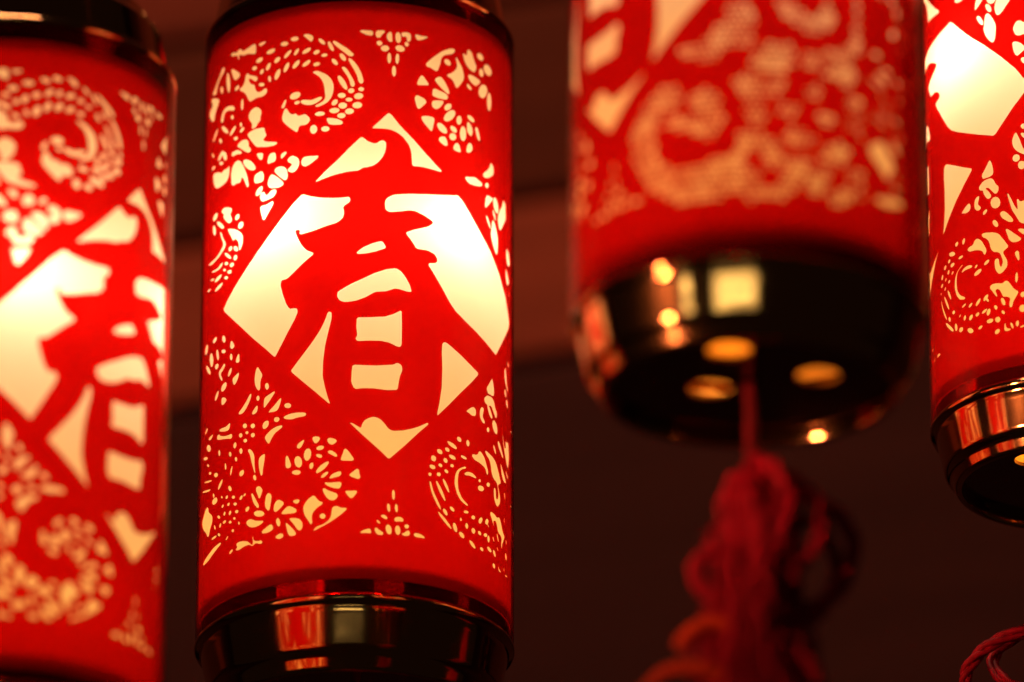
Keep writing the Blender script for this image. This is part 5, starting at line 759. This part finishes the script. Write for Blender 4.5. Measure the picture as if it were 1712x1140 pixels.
* 1745,-1585 1742,-1592 1736,-1597 1728,-1598 1722,-1595 1719,-1589 1722,-1582 1728,-1577 1736,-1576 1743,-1579;
* 1801,-1519 1803,-1526 1798,-1538 1786,-1552 1772,-1564 1759,-1570 1750,-1569 1748,-1562 1754,-1550 1765,-1537 1779,-1525 1792,-1519;
* 1809,-1582 1803,-1589 1790,-1595 1772,-1598 1755,-1597 1743,-1593 1739,-1587 1745,-1580 1758,-1574 1776,-1571 1793,-1572 1805,-1576;
* 1721,-1658 1715,-1654 1711,-1643 1711,-1628 1715,-1613 1722,-1602 1731,-1597 1737,-1601 1741,-1612 1741,-1627 1737,-1643 1730,-1654;
* 1659,-1647 1658,-1639 1664,-1628 1677,-1616 1691,-1606 1705,-1601 1713,-1603 1714,-1610 1707,-1622 1695,-1634 1680,-1644 1667,-1649;
* 1657,-1591 1662,-1585 1675,-1579 1692,-1576 1709,-1577 1721,-1581 1725,-1588 1719,-1595 1706,-1600 1689,-1603 1672,-1602 1661,-1598;
* 1733,-1519 1740,-1522 1746,-1532 1748,-1547 1745,-1562 1740,-1574 1732,-1579 1725,-1577 1719,-1566 1717,-1552 1719,-1536 1725,-1524;
* 1909,-1659 1906,-1665 1900,-1671 1892,-1672 1885,-1670 1883,-1664 1885,-1657 1892,-1652 1900,-1650 1907,-1653;
* 1965,-1663 1957,-1670 1942,-1675 1927,-1675 1916,-1670 1913,-1662 1921,-1654 1935,-1650 1951,-1650 1962,-1655;
* 1910,-1708 1900,-1708 1891,-1700 1888,-1688 1890,-1677 1898,-1670 1908,-1670 1917,-1677 1920,-1689 1918,-1701;
* 1828,-1686 1831,-1677 1842,-1669 1858,-1663 1871,-1663 1878,-1668 1875,-1676 1864,-1685 1848,-1691 1835,-1691;
* 1855,-1628 1865,-1625 1878,-1628 1888,-1636 1891,-1646 1887,-1654 1877,-1658 1865,-1655 1855,-1647 1851,-1637;
* 1931,-1610 1936,-1616 1934,-1628 1925,-1641 1913,-1650 1903,-1651 1897,-1645 1900,-1633 1908,-1621 1920,-1612;
* 2010,-1524 2007,-1531 2000,-1536 1992,-1537 1985,-1535 1983,-1530 1986,-1523 1993,-1518 2001,-1516 2007,-1519;
* 2005,-1574 1995,-1573 1988,-1565 1985,-1553 1989,-1541 1998,-1534 2008,-1535 2015,-1543 2017,-1555 2013,-1567;
* 1927,-1558 1929,-1550 1940,-1541 1956,-1533 1971,-1531 1978,-1535 1976,-1543 1964,-1553 1948,-1560 1934,-1562;
* 1946,-1502 1956,-1498 1970,-1499 1982,-1505 1988,-1514 1986,-1522 1976,-1527 1962,-1526 1950,-1520 1943,-1511;
* 2039,-1476 2043,-1483 2039,-1494 2028,-1507 2015,-1516 2004,-1518 2000,-1511 2004,-1499 2015,-1487 2028,-1478;
* 1846,-979 1832,-990 1811,-995 1788,-991 1770,-981 1761,-967 1763,-952 1777,-941 1797,-937 1820,-940 1839,-950 1849,-964;
* 1614,-1008 1612,-1015 1604,-1023 1591,-1029 1580,-1031 1573,-1028 1575,-1022 1583,-1014 1596,-1007 1608,-1005;
* 1757,-1368 1752,-1381 1739,-1392 1721,-1398 1704,-1397 1692,-1390 1687,-1378 1692,-1365 1705,-1355 1722,-1349 1740,-1350 1752,-1357;
* 2000,-1004 1994,-1016 1979,-1028 1959,-1035 1940,-1036 1926,-1031 1921,-1021 1926,-1008 1941,-997 1960,-990 1980,-989 1995,-994;
* 1693,-1453 1688,-1464 1677,-1473 1663,-1477 1648,-1476 1637,-1470 1634,-1460 1638,-1450 1649,-1441 1663,-1437 1678,-1438 1689,-1444;
* 2033,-1392 2026,-1408 2009,-1420 1989,-1425 1973,-1419 1968,-1406 1974,-1391 1990,-1378 2010,-1374 2027,-1379;
* 1838,-1533 1834,-1542 1822,-1551 1806,-1556 1791,-1556 1780,-1551 1776,-1543 1780,-1533 1792,-1525 1807,-1520 1823,-1519 1834,-1524
"""
# areas of fine lace (many small dots) on the sheet of the nearest, blurred lantern
LACE = """
804,-993 684,-1022 572,-1087 495,-1171 459,-1289 476,-1421 534,-1537 631,-1634 752,-1695 881,-1747 1019,-1731 1140,-1708 1247,-1680 1250,-1447 1130,-1474 1022,-1498 912,-1511 855,-1522 783,-1536 709,-1485 664,-1413 642,-1332 651,-1232 698,-1165 788,-1130 860,-1104;
895,-1109 1000,-1055 1081,-1103 1107,-1206 1119,-1283 1065,-1343 990,-1364 928,-1329 801,-1273 697,-1267 712,-1206 830,-1201 943,-1229 1012,-1218 944,-1178 874,-1157;
813,-808 878,-774 976,-780 1059,-704 1128,-645 1143,-530 1243,-534 1239,-791 1125,-837 1043,-895 947,-879 863,-868;
1160,-531 1290,-535 1309,-612 1334,-689 1307,-715 1320,-779 1279,-836 1219,-822 1156,-839;
1438,-531 1498,-586 1538,-653 1593,-687 1663,-704 1780,-694 1854,-623 1856,-532 1799,-504 1738,-565 1722,-619 1665,-601 1609,-556 1568,-522;
2334,-331 2329,-463 2302,-575 2243,-696 2160,-797 1917,-771 1967,-716 2003,-630 2022,-548 2008,-422;
1265,-907 1359,-842 1400,-764 1468,-787 1564,-779 1590,-854 1575,-919 1505,-970 1424,-949 1331,-951;
1604,-865 1647,-822 1748,-808 1761,-870 1731,-945 1630,-939;
1777,-829 1854,-764 1933,-788 2014,-860 2020,-935 1976,-1009 1911,-1036 1865,-968 1790,-943;
1183,-1019 1237,-957 1303,-983 1370,-1021 1491,-1009 1524,-1064 1435,-1121 1374,-1142 1400,-1236 1352,-1307 1272,-1301 1233,-1237 1248,-1149 1195,-1084;
1468,-1182 1530,-1140 1612,-1158 1604,-1222 1528,-1248 1474,-1233;
1628,-1054 1700,-1007 1773,-1035 1757,-1095 1670,-1113;
1718,-1221 1770,-1169 1845,-1176 1844,-1240 1768,-1278;
1485,-1359 1554,-1310 1694,-1314 1715,-1374 1621,-1424 1525,-1420;
1926,-1071 2010,-1021 2134,-1022 2170,-1103 2110,-1195 2186,-1188 2225,-1241 2163,-1322 2070,-1332 2037,-1263 1938,-1247 1940,-1157;
1178,-1413 1218,-1345 1312,-1329 1404,-1363 1457,-1437 1483,-1499 1415,-1540 1375,-1522 1349,-1472 1283,-1454 1230,-1459 1190,-1471;
1148,-1475 1229,-1516 1308,-1555 1347,-1617 1293,-1668 1227,-1705 1144,-1715;
1455,-1551 1510,-1484 1593,-1465 1662,-1495 1675,-1569 1576,-1618 1467,-1613;
1645,-1636 1689,-1568 1792,-1515 1860,-1516 1821,-1586 1730,-1688 1658,-1698;
1750,-1433 1795,-1375 1872,-1343 1951,-1359 1958,-1421 1869,-1483 1778,-1492;
1804,-1677 1850,-1625 1929,-1604 1977,-1645 1943,-1703 1833,-1723;
2011,-1600 2082,-1545 2195,-1517 2223,-1572 2171,-1663 2043,-1700;
1931,-1515 1998,-1476 2066,-1499 2029,-1558 1946,-1576;
2104,-1400 2182,-1336 2263,-1332 2270,-1432 2176,-1496 2102,-1477;
1227,-1711 1333,-1662 1481,-1631 1576,-1643 1575,-1706 1412,-1742 1266,-1756
"""
LIT = 1.956      # half height of the glowing part, in radii
FH = 2.062       # half height of the film
T0, T1 = -75.0, 105.0

def film_mesh(lacy=False):
    polys = []
    for line in PATTERN.split(';'):
        q = []
        toks = line.split()
        star = toks[0] == '*'
        if star: toks = toks[1:]
        for tok in toks:
            a, b = tok.split(',')
            q.append((math.radians(int(a) / 20.0), int(b) / 1000.0))
        if lacy and star and sum(b for a, b in q) / len(q) < -.38: continue
        if len(q) > 3: polys.append(q)
    if lacy:
        lr = random.Random(5)
        px, pz = .0385, .0365                # pitch of the lace dots
        for line in LACE.split(';'):
            P = [(math.radians(int(a) / 20.0), int(b) / 1000.0) for a, b in (k.split(',') for k in line.split())]
            fac = lr.uniform(.86, 1.18)
            def inside(x, y):
                r = False; x0, y0 = P[-1]
                for x1, y1 in P:
                    if (y0 > y) != (y1 > y) and x < (x1 - x0) * (y - y0) / (y1 - y0) + x0: r = not r
                    x0, y0 = x1, y1
                return r
            for j in range(int(-2.0 / pz), int(0.2 / pz)):
                for i in range(int(-1.0 / px), int(1.83 / px)):
                    x = (i + .5 * (j % 2)) * px + lr.uniform(-.003, .003); y = j * pz + lr.uniform(-.003, .003)
                    if inside(x, y) and x < math.radians(T1) - .02:
                        nv = noise.noise(Vector((x * 9, y * 9, 3.1))) + .6 * noise.noise(Vector((x * 22, y * 22, 7.7)))
                        sz = max(.62, min(1.34, fac + .55 * nv))
                        a, b, g = sz * lr.uniform(.0150, .0180), sz * lr.uniform(.0130, .0155), lr.uniform(0, 3)
                        polys.append([(x + a * math.cos(t) * math.cos(g) - b * math.sin(t) * math.sin(g),
                                       y + a * math.cos(t) * math.sin(g) + b * math.sin(t) * math.cos(g))
                                      for t in [k * math.pi / 4 for k in range(8)]])
    t0, t1 = math.radians(T0), math.radians(T1)
    verts, edges = [], []
    NA, NH = 45, 42
    grid = {}
    for i in range(NA + 1):
        for j in range(NH + 1):
            grid[i, j] = len(verts)
            verts.append(Vector((t0 + (t1 - t0) * i / NA, -FH + 2 * FH * j / NH)))
    for i in range(NA):
        edges.append((grid[i, 0], grid[i + 1, 0])); edges.append((grid[i, NH], grid[i + 1, NH]))
    for j in range(NH):
        edges.append((grid[0, j], grid[0, j + 1])); edges.append((grid[NA, j], grid[NA, j + 1]))
    for q in polys:
        b = len(verts); n = len(q)
        verts += [Vector(p) for p in q]
        edges += [(b + i, b + (i + 1) % n) for i in range(n)]
    V, E, Fs, *_ = delaunay_2d_cdt(verts, edges, [], 0, 1e-5)
    boxes = [(min(a for a, _ in q), max(a for a, _ in q), min(b for _, b in q), max(b for _, b in q)) for q in polys]
    def hole(x, y):
        for q, (a0, a1, b0, b1) in zip(polys, boxes):
            if a0 <= x <= a1 and b0 <= y <= b1:
                r = False; n = len(q); x0, y0 = q[-1]
                for x1, y1 in q:
                    if (y0 > y) != (y1 > y) and x < (x1 - x0) * (y - y0) / (y1 - y0) + x0: r = not r
                    x0, y0 = x1, y1
                if r: return True
        return False
    keep = []
    for f in Fs:
        cx = sum(V[k][0] for k in f) / len(f); cy = sum(V[k][1] for k in f) / len(f)
        if not hole(cx, cy): keep.append(tuple(f))
    bm = bmesh.new()
    RO, RI = R, R * 0.993
    for turn in (0, math.pi):
        vo, vi = {}, {}
        def g(d, k, r):
            if k not in d:
                a = V[k][0] + turn
                d[k] = bm.verts.new((r * math.sin(a), -r * math.cos(a), V[k][1] * R))
            return d[k]
        cnt = {}
        for f in keep:
            try: bm.faces.new([g(vo, k, RO) for k in f])
            except ValueError: pass
            try: bm.faces.new([g(vi, k, RI) for k in reversed(f)])
            except ValueError: pass
            for i in range(len(f)):
                a, b = f[i], f[(i + 1) % len(f)]
                cnt[a, b] = 1
        for (a, b) in cnt:
            if (b, a) not in cnt:
                ea = (abs(V[a][0] - t0) < 1e-4 and abs(V[b][0] - t0) < 1e-4) or (abs(V[a][0] - t1) < 1e-4 and abs(V[b][0] - t1) < 1e-4)
                if ea: continue
                try: bm.faces.new([g(vo, b, RO), g(vo, a, RO), g(vi, a, RI), g(vi, b, RI)])
                except ValueError: pass
    bmesh.ops.remove_doubles(bm, verts=bm.verts, dist=1e-7)
    bmesh.ops.recalc_face_normals(bm, faces=bm.faces)
    m = bpy.data.meshes.new("papercut_film")
    bm.to_mesh(m); bm.free()
    return m

def plate_mesh(name, rad, z0, z1, holes):
    """flat disc with round openings and real thickness"""
    V, E = [], []
    def ring(cx, cy, r, n):
        b = len(V)
        for i in range(n):
            a = 2 * math.pi * i / n
            V.append(Vector((cx + r * math.cos(a), cy + r * math.sin(a))))
        E.extend((b + i, b + (i + 1) % n) for i in range(n))
    ring(0, 0, rad, 72)
    for h in holes: ring(*h, 32)
    Vo, Eo, Fo, *_ = delaunay_2d_cdt(V, E, [], 1, 1e-7)
    keep = []
    for f in Fo:
        cx = sum(Vo[k][0] for k in f) / len(f); cy = sum(Vo[k][1] for k in f) / len(f)
        if any((cx - h[0]) ** 2 + (cy - h[1]) ** 2 < (h[2] * .995) ** 2 for h in holes): continue
        keep.append(tuple(f))
    n = len(Vo)
    verts = [(v[0], v[1], z0) for v in Vo] + [(v[0], v[1], z1) for v in Vo]
    faces = [f[::-1] for f in keep] + [tuple(k + n for k in f) for f in keep]
    cnt = {(f[i], f[(i + 1) % len(f)]) for f in keep for i in range(len(f))}
    for a, b in cnt:
        if (b, a) not in cnt: faces.append((a, b, b + n, a + n))
    return mesh_of(name, verts, faces)

# ------------------------------------------------------------------ one lantern with all its parts
rnd = random.Random(7)
FILM = film_mesh(); FILM.name = "papercut_film"; FILM.materials.append(M_FILM)
FILM2 = film_mesh(True); FILM2.name = "papercut_film_lace"; FILM2.materials.append(M_FILM)
for p in FILM2.polygons: p.use_smooth = False

CAPPROF = [(.915, -LIT + .10), (.975, -LIT + .0), (.975, -2.045), (.992, -2.058), (1.004, -2.072), (1.006, -2.090), (.996, -2.107), (.972, -2.112),
           (.966, -2.120), (.966, -2.132), (.957, -2.170), (.918, -2.365), (.908, -2.388), (.892, -2.400), (.880, -2.406), (.873, -2.416),
           (.866, -2.426), (.848, -2.480), (.838, -2.496), (.822, -2.505), (.808, -2.505), (.797, -2.495), (.794, -2.460), (.800, -2.400)]

def make_cap(parent, name, flip, turn=0):
    s = -1 if flip else 1
    prof = []
    for k in range(len(CAPPROF)):            # extra rings at the ends of long walls keep them flat
        a = CAPPROF[k]; b = CAPPROF[min(k + 1, len(CAPPROF) - 1)]
        prof.append(a)
        if math.hypot(a[0] - b[0], a[1] - b[1]) > .045:
            for f in (.04, .96):
                prof.append((a[0] + (b[0] - a[0]) * f, a[1] + (b[1] - a[1]) * f))
    prof = [(r * R, z * R * s) for r, z in prof]
    m = lathe(name, prof, 128)
    if not flip: m.flip_normals()
    o = new_obj(name, m, parent, True, M_CAP)
    holes = []
    for a in (-117, 135, 9):
        a = math.radians(a)
        holes.append((.03 * R + .35 * R * math.cos(a), -.16 * R + .35 * R * math.sin(a), .122 * R))
    z0, z1 = sorted((-2.430 * R * s, -2.405 * R * s))
    pm = plate_mesh("vent_plate", .803 * R, z0, z1, holes if not flip else [])
    new_obj("vent_plate", pm, o, False, M_PLATE)
    return o

def strands(name, parent, paths, rad, mat, sides=7, n=8, squash=1.0, kind=None):
    V, F = [], []
    for pth in paths:
        tube_data(spline(pth, n), rad, sides, V, F, True, squash)
    o = new_obj(name, mesh_of(name, V, F), parent, True, mat)
    if kind: o['kind'] = kind
    return o

def T(dx, dy, dz=0.0):
    """tassel coordinates: right, down, away, in shade radii"""
    return (dx * R, dz * R, -2.45 * R - dy * R)

def make_tassel(parent):
    root = new_obj("tassel", lathe("tassel_core", [(.02 * R, 0), (.05 * R, -.10 * R), (.11 * R, -.35 * R), (.19 * R, -.9 * R), (.22 * R, -1.9 * R), (.25 * R, -3.3 * R), (.02 * R, -3.32 * R)], 24), parent, True, M_TAS)
    root.location = (.02 * R, 0, -2.45 * R - .42 * R)
    # body: many fine threads hanging round the core
    paths = []
    for k in range(170):
        a = rnd.uniform(0, 2 * math.pi)
        w = rnd.uniform(.75, 1.12)
        tw = rnd.uniform(-.5, .5)
        pts = []
        for t, rr in ((0, .04), (.14, .07), (.35, .15), (.8, .22), (1.4, .26), (2.2, .29), (3.5 + rnd.uniform(-.2, .2), .36)):
            aa = a + tw * t * .5 + rnd.uniform(-.05, .05)
            lean = .14 * min(t, 1.5) / 1.5
            pts.append((rr * w * math.cos(aa) * R + (.03 - lean * .35) * R, rr * w * math.sin(aa) * R, -t * R))
        paths.append(pts)
    for k in range(150):                     # loose curls that stand off the body
        a = rnd.uniform(0, 2 * math.pi); y = rnd.uniform(.22, 1.9); l = rnd.uniform(.04, .13)
        rr = .06 + .14 * min(y, 1.2); up = rnd.uniform(-.10, .16)
        pts = []
        for s, dz in ((0, 0), (.5, -.5), (1.0, -.2), (1.15, .35), (.8, .7), (.3, .6)):
            aa = a + s * rnd.uniform(.1, .35)
            pts.append(((rr + l * s) * math.cos(aa) * R, (rr + l * s) * math.sin(aa) * R, (-y + dz * -.16 + up * s) * R))
        paths.append(pts)
    o = strands("tassel_thread", root, paths, .014 * R, M_TAS, 5, 3, kind='stuff')
    # looped yarn at the head of the tassel
    def loop(name, pts, r, mat=M_TAS):
        p = [(x * R, z * R, -y * R) for x, y, z in pts]
        c = spline(p, 7)
        V, F = [], []
        turns = max(3.0, sum((c[i + 1] - c[i]).length for i in range(len(c) - 1)) / (r * R) * .10)
        for s in range(3):                   # three plies twisted round each other
            path = []
            for i, q in enumerate(c):
                tt = (c[min(i + 1, len(c) - 1)] - c[max(i - 1, 0)]).normalized()
                u = tt.orthogonal().normalized(); u = tt.cross(Vector((.31, .22, .92))).normalized(); v = tt.cross(u)
                a = 2 * math.pi * (s / 3 + turns * i / len(c)) + rnd.uniform(-.2, .2)
                path.append(q + (u * math.cos(a) + v * math.sin(a)) * r * R * .46)
            tube_data(path, lambda t: r * R * .50 * (1 - .5 * abs(2 * t - 1) ** 5), 6, V, F)
        new_obj(name, mesh_of(name, V, F), root, True, mat)
    # (right, down, away) from the head
    loop("yarn_loop", [(.02, .05, 0), (.10, .10, -.12), (.19, .30, -.20), (.14, .55, -.22), (.02, .62, -.16), (-.06, .40, -.12), (-.03, .12, -.05), (.0, .03, 0)], .052)
    loop("yarn_loop", [(.05, .10, 0), (.22, .16, -.05), (.36, .34, -.12), (.34, .58, -.14), (.20, .70, -.1), (.12, .50, -.05), (.08, .2, 0)], .050)
    loop("yarn_loop", [(.10, .25, .05), (.30, .25, .02), (.47, .36, 0), (.55, .52, .02), (.50, .72, .05), (.36, .90, .05), (.22, 1.02, .03), (.10, .95, 0)], .055)
    loop("yarn_loop", [(.20, .30, .12), (.38, .38, .15), (.46, .60, .16), (.40, .80, .14), (.22, .88, .12)], .045)
    loop("yarn_loop", [(-.02, .10, 0), (-.10, .16, -.04), (-.14, .26, -.06), (-.09, .36, -.08), (.0, .33, -.1)], .045)
    loop("yarn_loop", [(.02, .30, 0), (-.09, .38, -.05), (-.16, .50, -.06), (-.10, .62, -.1), (.02, .6, -.1)], .048)
    loop("yarn_loop", [(.0, .62, -.05), (-.12, .62, -.10), (-.26, .63, -.12), (-.33, .72, -.10), (-.28, .84, -.08), (-.15, .86, -.08), (-.02, .80, -.05)], .050)
    loop("yarn_loop", [(.0, .95, -.05), (-.14, .93, -.12), (-.24, .98, -.14), (-.22, 1.08, -.12), (-.1, 1.12, -.1)], .048)
    loop("yarn_end", [(.0, 1.10, -.15), (-.14, 1.08, -.2), (-.28, 1.07, -.2), (-.38, 1.13, -.18), (-.43, 1.20, -.16)], .045, M_TIP)
    loop("yarn_loop", [(.0, 1.24, -.15), (-.10, 1.22, -.2), (-.17, 1.22, -.2), (-.18, 1.29, -.18), (-.12, 1.34, -.15), (-.02, 1.36, -.15)], .042)
    loop("yarn_end", [(.02, 1.40, -.15), (-.14, 1.39, -.2), (-.30, 1.34, -.22), (-.44, 1.33, -.2), (-.54, 1.38, -.18), (-.62, 1.46, -.16)], .046, M_TIP)
    loop("yarn_loop", [(.15, 1.20, -.2), (.30, 1.30, -.2), (.34, 1.48, -.18), (.24, 1.62, -.2), (.1, 1.6, -.22)], .045)
    loop("yarn_end", [(.1, 1.80, -.22), (.22, 1.72, -.27), (.33, 1.68, -.26), (.30, 1.80, -.24)], .045, M_TIP)
    loop("yarn_loop", [(.0, .3, .05), (-.1, .32, .3), (-.05, .42, .62), (.05, .60, .80), (.12, .80, .72), (.10, .9, .45), (.0, .95, .15)], .05)
    loop("yarn_loop", [(.05, .2, .05), (.2, .2, .25), (.25, .3, .5), (.15, .5, .62), (.0, .7, .5), (.0, .8, .2)], .05)
    # ruffled yarn wound obliquely across the body
    for k in range(15):
        y = .50 + .115 * k
        wd = .12 + .012 * k
        j = [rnd.uniform(-.03, .03) for _ in range(6)]
        loop("yarn_strand", [(-wd + j[0], y + .20 + j[1], -.08), (-wd * .5, y + .15 + j[2], -.17 + j[3]), (.03, y + .02 + j[1], -.24), (wd * .7, y - .10 + j[4], -.20), (wd + .06 + j[5], y - .18, -.08)], .034 + .012 * rnd.random())
    return root

def make_lantern():
    root = bpy.data.objects.new("paper_lantern", None)
    root.empty_display_size = .02
    sc.collection.objects.link(root)
    film = bpy.data.objects.new("papercut_film", FILM)
    sc.collection.objects.link(film); film.parent = root
    dif = lathe("diffuser_tube", [(.982 * R, -LIT * R), (.982 * R, -1.0 * R), (.982 * R, 0), (.982 * R, 1.0 * R), (.982 * R, LIT * R)], 128)
    new_obj("diffuser_tube", dif, root, True, M_DIF)
    make_cap(root, "bottom_cap", False)
    make_cap(root, "top_cap", True)
    V, F = [], []
    disc = lathe("tint_disc", [(.001 * R, -2.06 * R), (.5 * R, -2.06 * R), (.93 * R, -2.06 * R)], 64)  # added disc, colours the glow seen through the vents amber
    new_obj("tint_disc", disc, root, True, M_AMB)
    cp = spline([(0, 0, -2.44 * R), (.01 * R, 0, -2.6 * R), (.0, 0, -2.75 * R), (.015 * R, 0, -2.95 * R)], 6)
    V, F = tube_data(cp, .035 * R, 10)
    new_obj("cord", mesh_of("cord", V, F), root, True, M_CORD)
    cp = spline([(0, 0, 2.44 * R), (.0, 0, 3.4 * R), (.0, 0, 6.5 * R)], 4)
    V, F = tube_data(cp, .03 * R, 8)
    new_obj("hanging_cord", mesh_of("hanging_cord", V, F), root, True, M_CORD)
    # the glued overlap where the film sheet closes
    v, f = [], []
    for i in range(9):
        a = math.radians(-9.5 + 19 * i / 8)
        for j in range(2):
            v.append((1.0035 * R * math.sin(a), -1.0035 * R * math.cos(a), (-FH + .012 + 2 * (FH - .012) * j) * R))
    for i in range(8):
        f.append((2 * i, 2 * i + 2, 2 * i + 3, 2 * i + 1))
    new_obj("seam_overlap", mesh_of("seam_overlap", v, f), root, True, M_FILM)
    make_tassel(root)
    return root

def copy_tree(o, parent=None):
    c = o.copy()
    sc.collection.objects.link(c)
    c.parent = parent
    for ch in list(o.children):
        copy_tree(ch, c)
    return c

PW, PF, LCOL = 0.105, 0.145, (1.0, 0.51, 0.10)
def inner_light(parent, ang, off, z, power, size, col):  # makes the ring bulbs and the added axis fills
    d = bpy.data.lights.new("bulb_or_fill_light", 'POINT')
    d.energy = power
    d.color = col
    d.shadow_soft_size = size * R
    o = bpy.data.objects.new("bulb_or_fill_light", d)
    sc.collection.objects.link(o)
    o.parent = parent
    a = math.radians(ang)
    o.location = (off * R * math.sin(a), -off * R * math.cos(a), z * R)

proto = make_lantern()
# place: shade centre, turn of the pattern, bearing of the bulb inside, label
TURN = (20.0, -40.0, 0.0, 90.0)    # bearing of the tassel
VTURN = (180.0, -40.0, 0.0, -30.0)  # bearing of the vents
STURN = (176.0, 84.0, 66.0, 165.0)    # bearing of the glued seam
SPOTS = [
    ((-259.0, 11104.4, 4548.8), 0.0, 0.0, "sharp red lantern with the whole large character 春 facing forward in a glowing cream diamond"),
    ((-792.6, 10320.2, 4118.5), 44.0, 10.0, "red lantern cut by the left frame edge, its character turned away to the right"),
    ((348.9, 9757.3, 4571.7), -65.0, 0.0, "blurred red lantern hung high, showing its dark underside with glowing vents and a curly tassel"),
    ((933.0, 10980.3, 4851.4), -98.0, -40.0, "red lantern cut by the right frame edge, showing the right corner of its diamond"),
]
for i, (p, rot, ba, lab) in enumerate(SPOTS):
    o = proto if i == 0 else copy_tree(proto)
    o.location = Vector(p) * PX
    if i == 3: o.scale = (.93, .93, .93)     # a slightly smaller lantern
    o.rotation_euler = (0, 0, math.radians(rot))
    for ch in o.children_recursive:
        if i == 2 and ch.name.startswith('papercut_film'): ch.data = FILM2
        if ch.name.startswith('seam_overlap'): ch.rotation_euler = (0, 0, math.radians(STURN[i] - rot))
        if ch.name.startswith(("vent_plate", "tassel")) and ch.name.split('.')[0] in ("vent_plate", "tassel"):
            if i == 3 and ch.name.startswith('tassel'): ch.location.z -= .34 * R
            ch.rotation_euler = (0, 0, math.radians((TURN if ch.name.startswith('tassel') else VTURN)[i] - rot))
    o['label'] = lab
    o['category'] = "lantern"
    o['group'] = "red cut-paper lanterns hanging in a row"
for o, q in zip([x for x in sc.objects if x.name.startswith("paper_lantern")], (1.0, .85, .64, .88)):
    for ang in (-33, 43, 147, 223):          # ring of small bright bulbs in the upper half
        inner_light(o, ang, .69, .50, PW * q, .08, (1.0, .70, .56))
    for z, k in ((1.4, .8), (-.4, .25), (-1.55, 1.35)):             # added unseen fill lights down the axis, lifting the even glow
        inner_light(o, 0, 0, z, PF * k * q, .30, LCOL)
# ------------------------------------------------------------------ background: a dim boarded wall behind the lanterns
WY = 3.35
def wall_pt(x, y):
    """height and sideways position on the wall plane for a direction from the camera"""
    u, v = (x - 856) / 12000.0, (570 - y) / 12000.0
    dy = math.cos(EL) - v * math.sin(EL); dz = math.sin(EL) + v * math.cos(EL)
    return u / dy * WY, dz / dy * WY
wx, wz = wall_pt(605, 388)
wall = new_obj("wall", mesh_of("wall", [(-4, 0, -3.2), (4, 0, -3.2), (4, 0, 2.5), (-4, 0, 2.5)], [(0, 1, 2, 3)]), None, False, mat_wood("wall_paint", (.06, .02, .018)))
wall.location = (wx, WY + .035, wz)
wall['kind'] = 'structure'
def plank(y0, y1, col, x=605, proud=.02):
    _, za = wall_pt(x, y0); _, zb = wall_pt(x, y1)
    za -= wz + .0015; zb -= wz - .0015
    L = 1.9
    bm = bmesh.new()
    bmesh.ops.create_cube(bm, size=1)
    bmesh.ops.scale(bm, vec=(2 * L, proud, abs(za - zb)), verts=bm.verts)
    bmesh.ops.bevel(bm, geom=list(bm.edges), offset=.004, segments=1, affect='EDGES')
    m = bpy.data.meshes.new("plank"); bm.to_mesh(m); bm.free()
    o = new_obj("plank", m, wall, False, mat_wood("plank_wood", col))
    a = math.radians(8.6)
    zc = (za + zb) / 2
    o.location = (-math.sin(a) * zc, -.035 + proud / 2 - .012, zc * math.cos(a))
    o.rotation_euler = (0, -a, 0)
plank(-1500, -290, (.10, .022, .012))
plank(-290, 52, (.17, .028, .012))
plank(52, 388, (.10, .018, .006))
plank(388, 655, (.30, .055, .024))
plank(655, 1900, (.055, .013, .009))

# ------------------------------------------------------------------ lamps of the place, and added fills
def area(name, loc, target, sx, sy, power, col, visible=True):
    d = bpy.data.lights.new(name, 'AREA')
    d.shape = 'RECTANGLE'; d.size = sx; d.size_y = sy
    d.energy = power; d.color = col
    o = bpy.data.objects.new(name, d)
    sc.collection.objects.link(o)
    o.location = loc
    o.rotation_euler = (Vector(target) - Vector(loc)).to_track_quat('-Z', 'Y').to_euler()
    return o
# added unseen warm fill that brightens the wall from above
area("wall_fill", (wx - .15, WY - .75, wz + 1.5), (wx, WY, wz + .1), .6, .2, WLP, (1.0, .50, .30))
# two strip lamps and a small round one over the room, behind and above the camera side
c3 = Vector((348.9, 9757.3, 4571.7)) * PX + Vector((0, 0, -2.27 * R))
def mirror_spot(c, px_off, t, rise):
    """where something must hang to be seen in the cap, px_off radii from its middle"""
    th = math.asin(px_off)
    h = Vector((math.sin(th), -math.cos(th), 0))
    n = (h + Vector((0, 0, -.20))).normalized()
    p = c + h * .944 * R
    d = p.normalized()
    r = d - 2 * d.dot(n) * n
    return p + r * t + Vector((0, 0, rise)), p
l, t = mirror_spot(c3, -.115, 1.0, .004)
area("strip_lamp", l, t, .50, .012, .12, (1.0, .80, .40))
l, t = mirror_spot(c3, -.105, 1.0, .024)
area("strip_lamp", l, t, .42, .010, .05, (1.0, .80, .40))
l, t = mirror_spot(c3, -.39, 1.0, .014)
area("round_lamp", l, t, .10, .022, .05, (1.0, .80, .40))
# added narrow warm fill low on the left, brightening the tassel threads
side = area("side_fill", (-1.3, 1.35, .75), (.05, 2.27, .91), .12, .12, SLP, (1.0, .26, .10))
side.data.spread = math.radians(11)
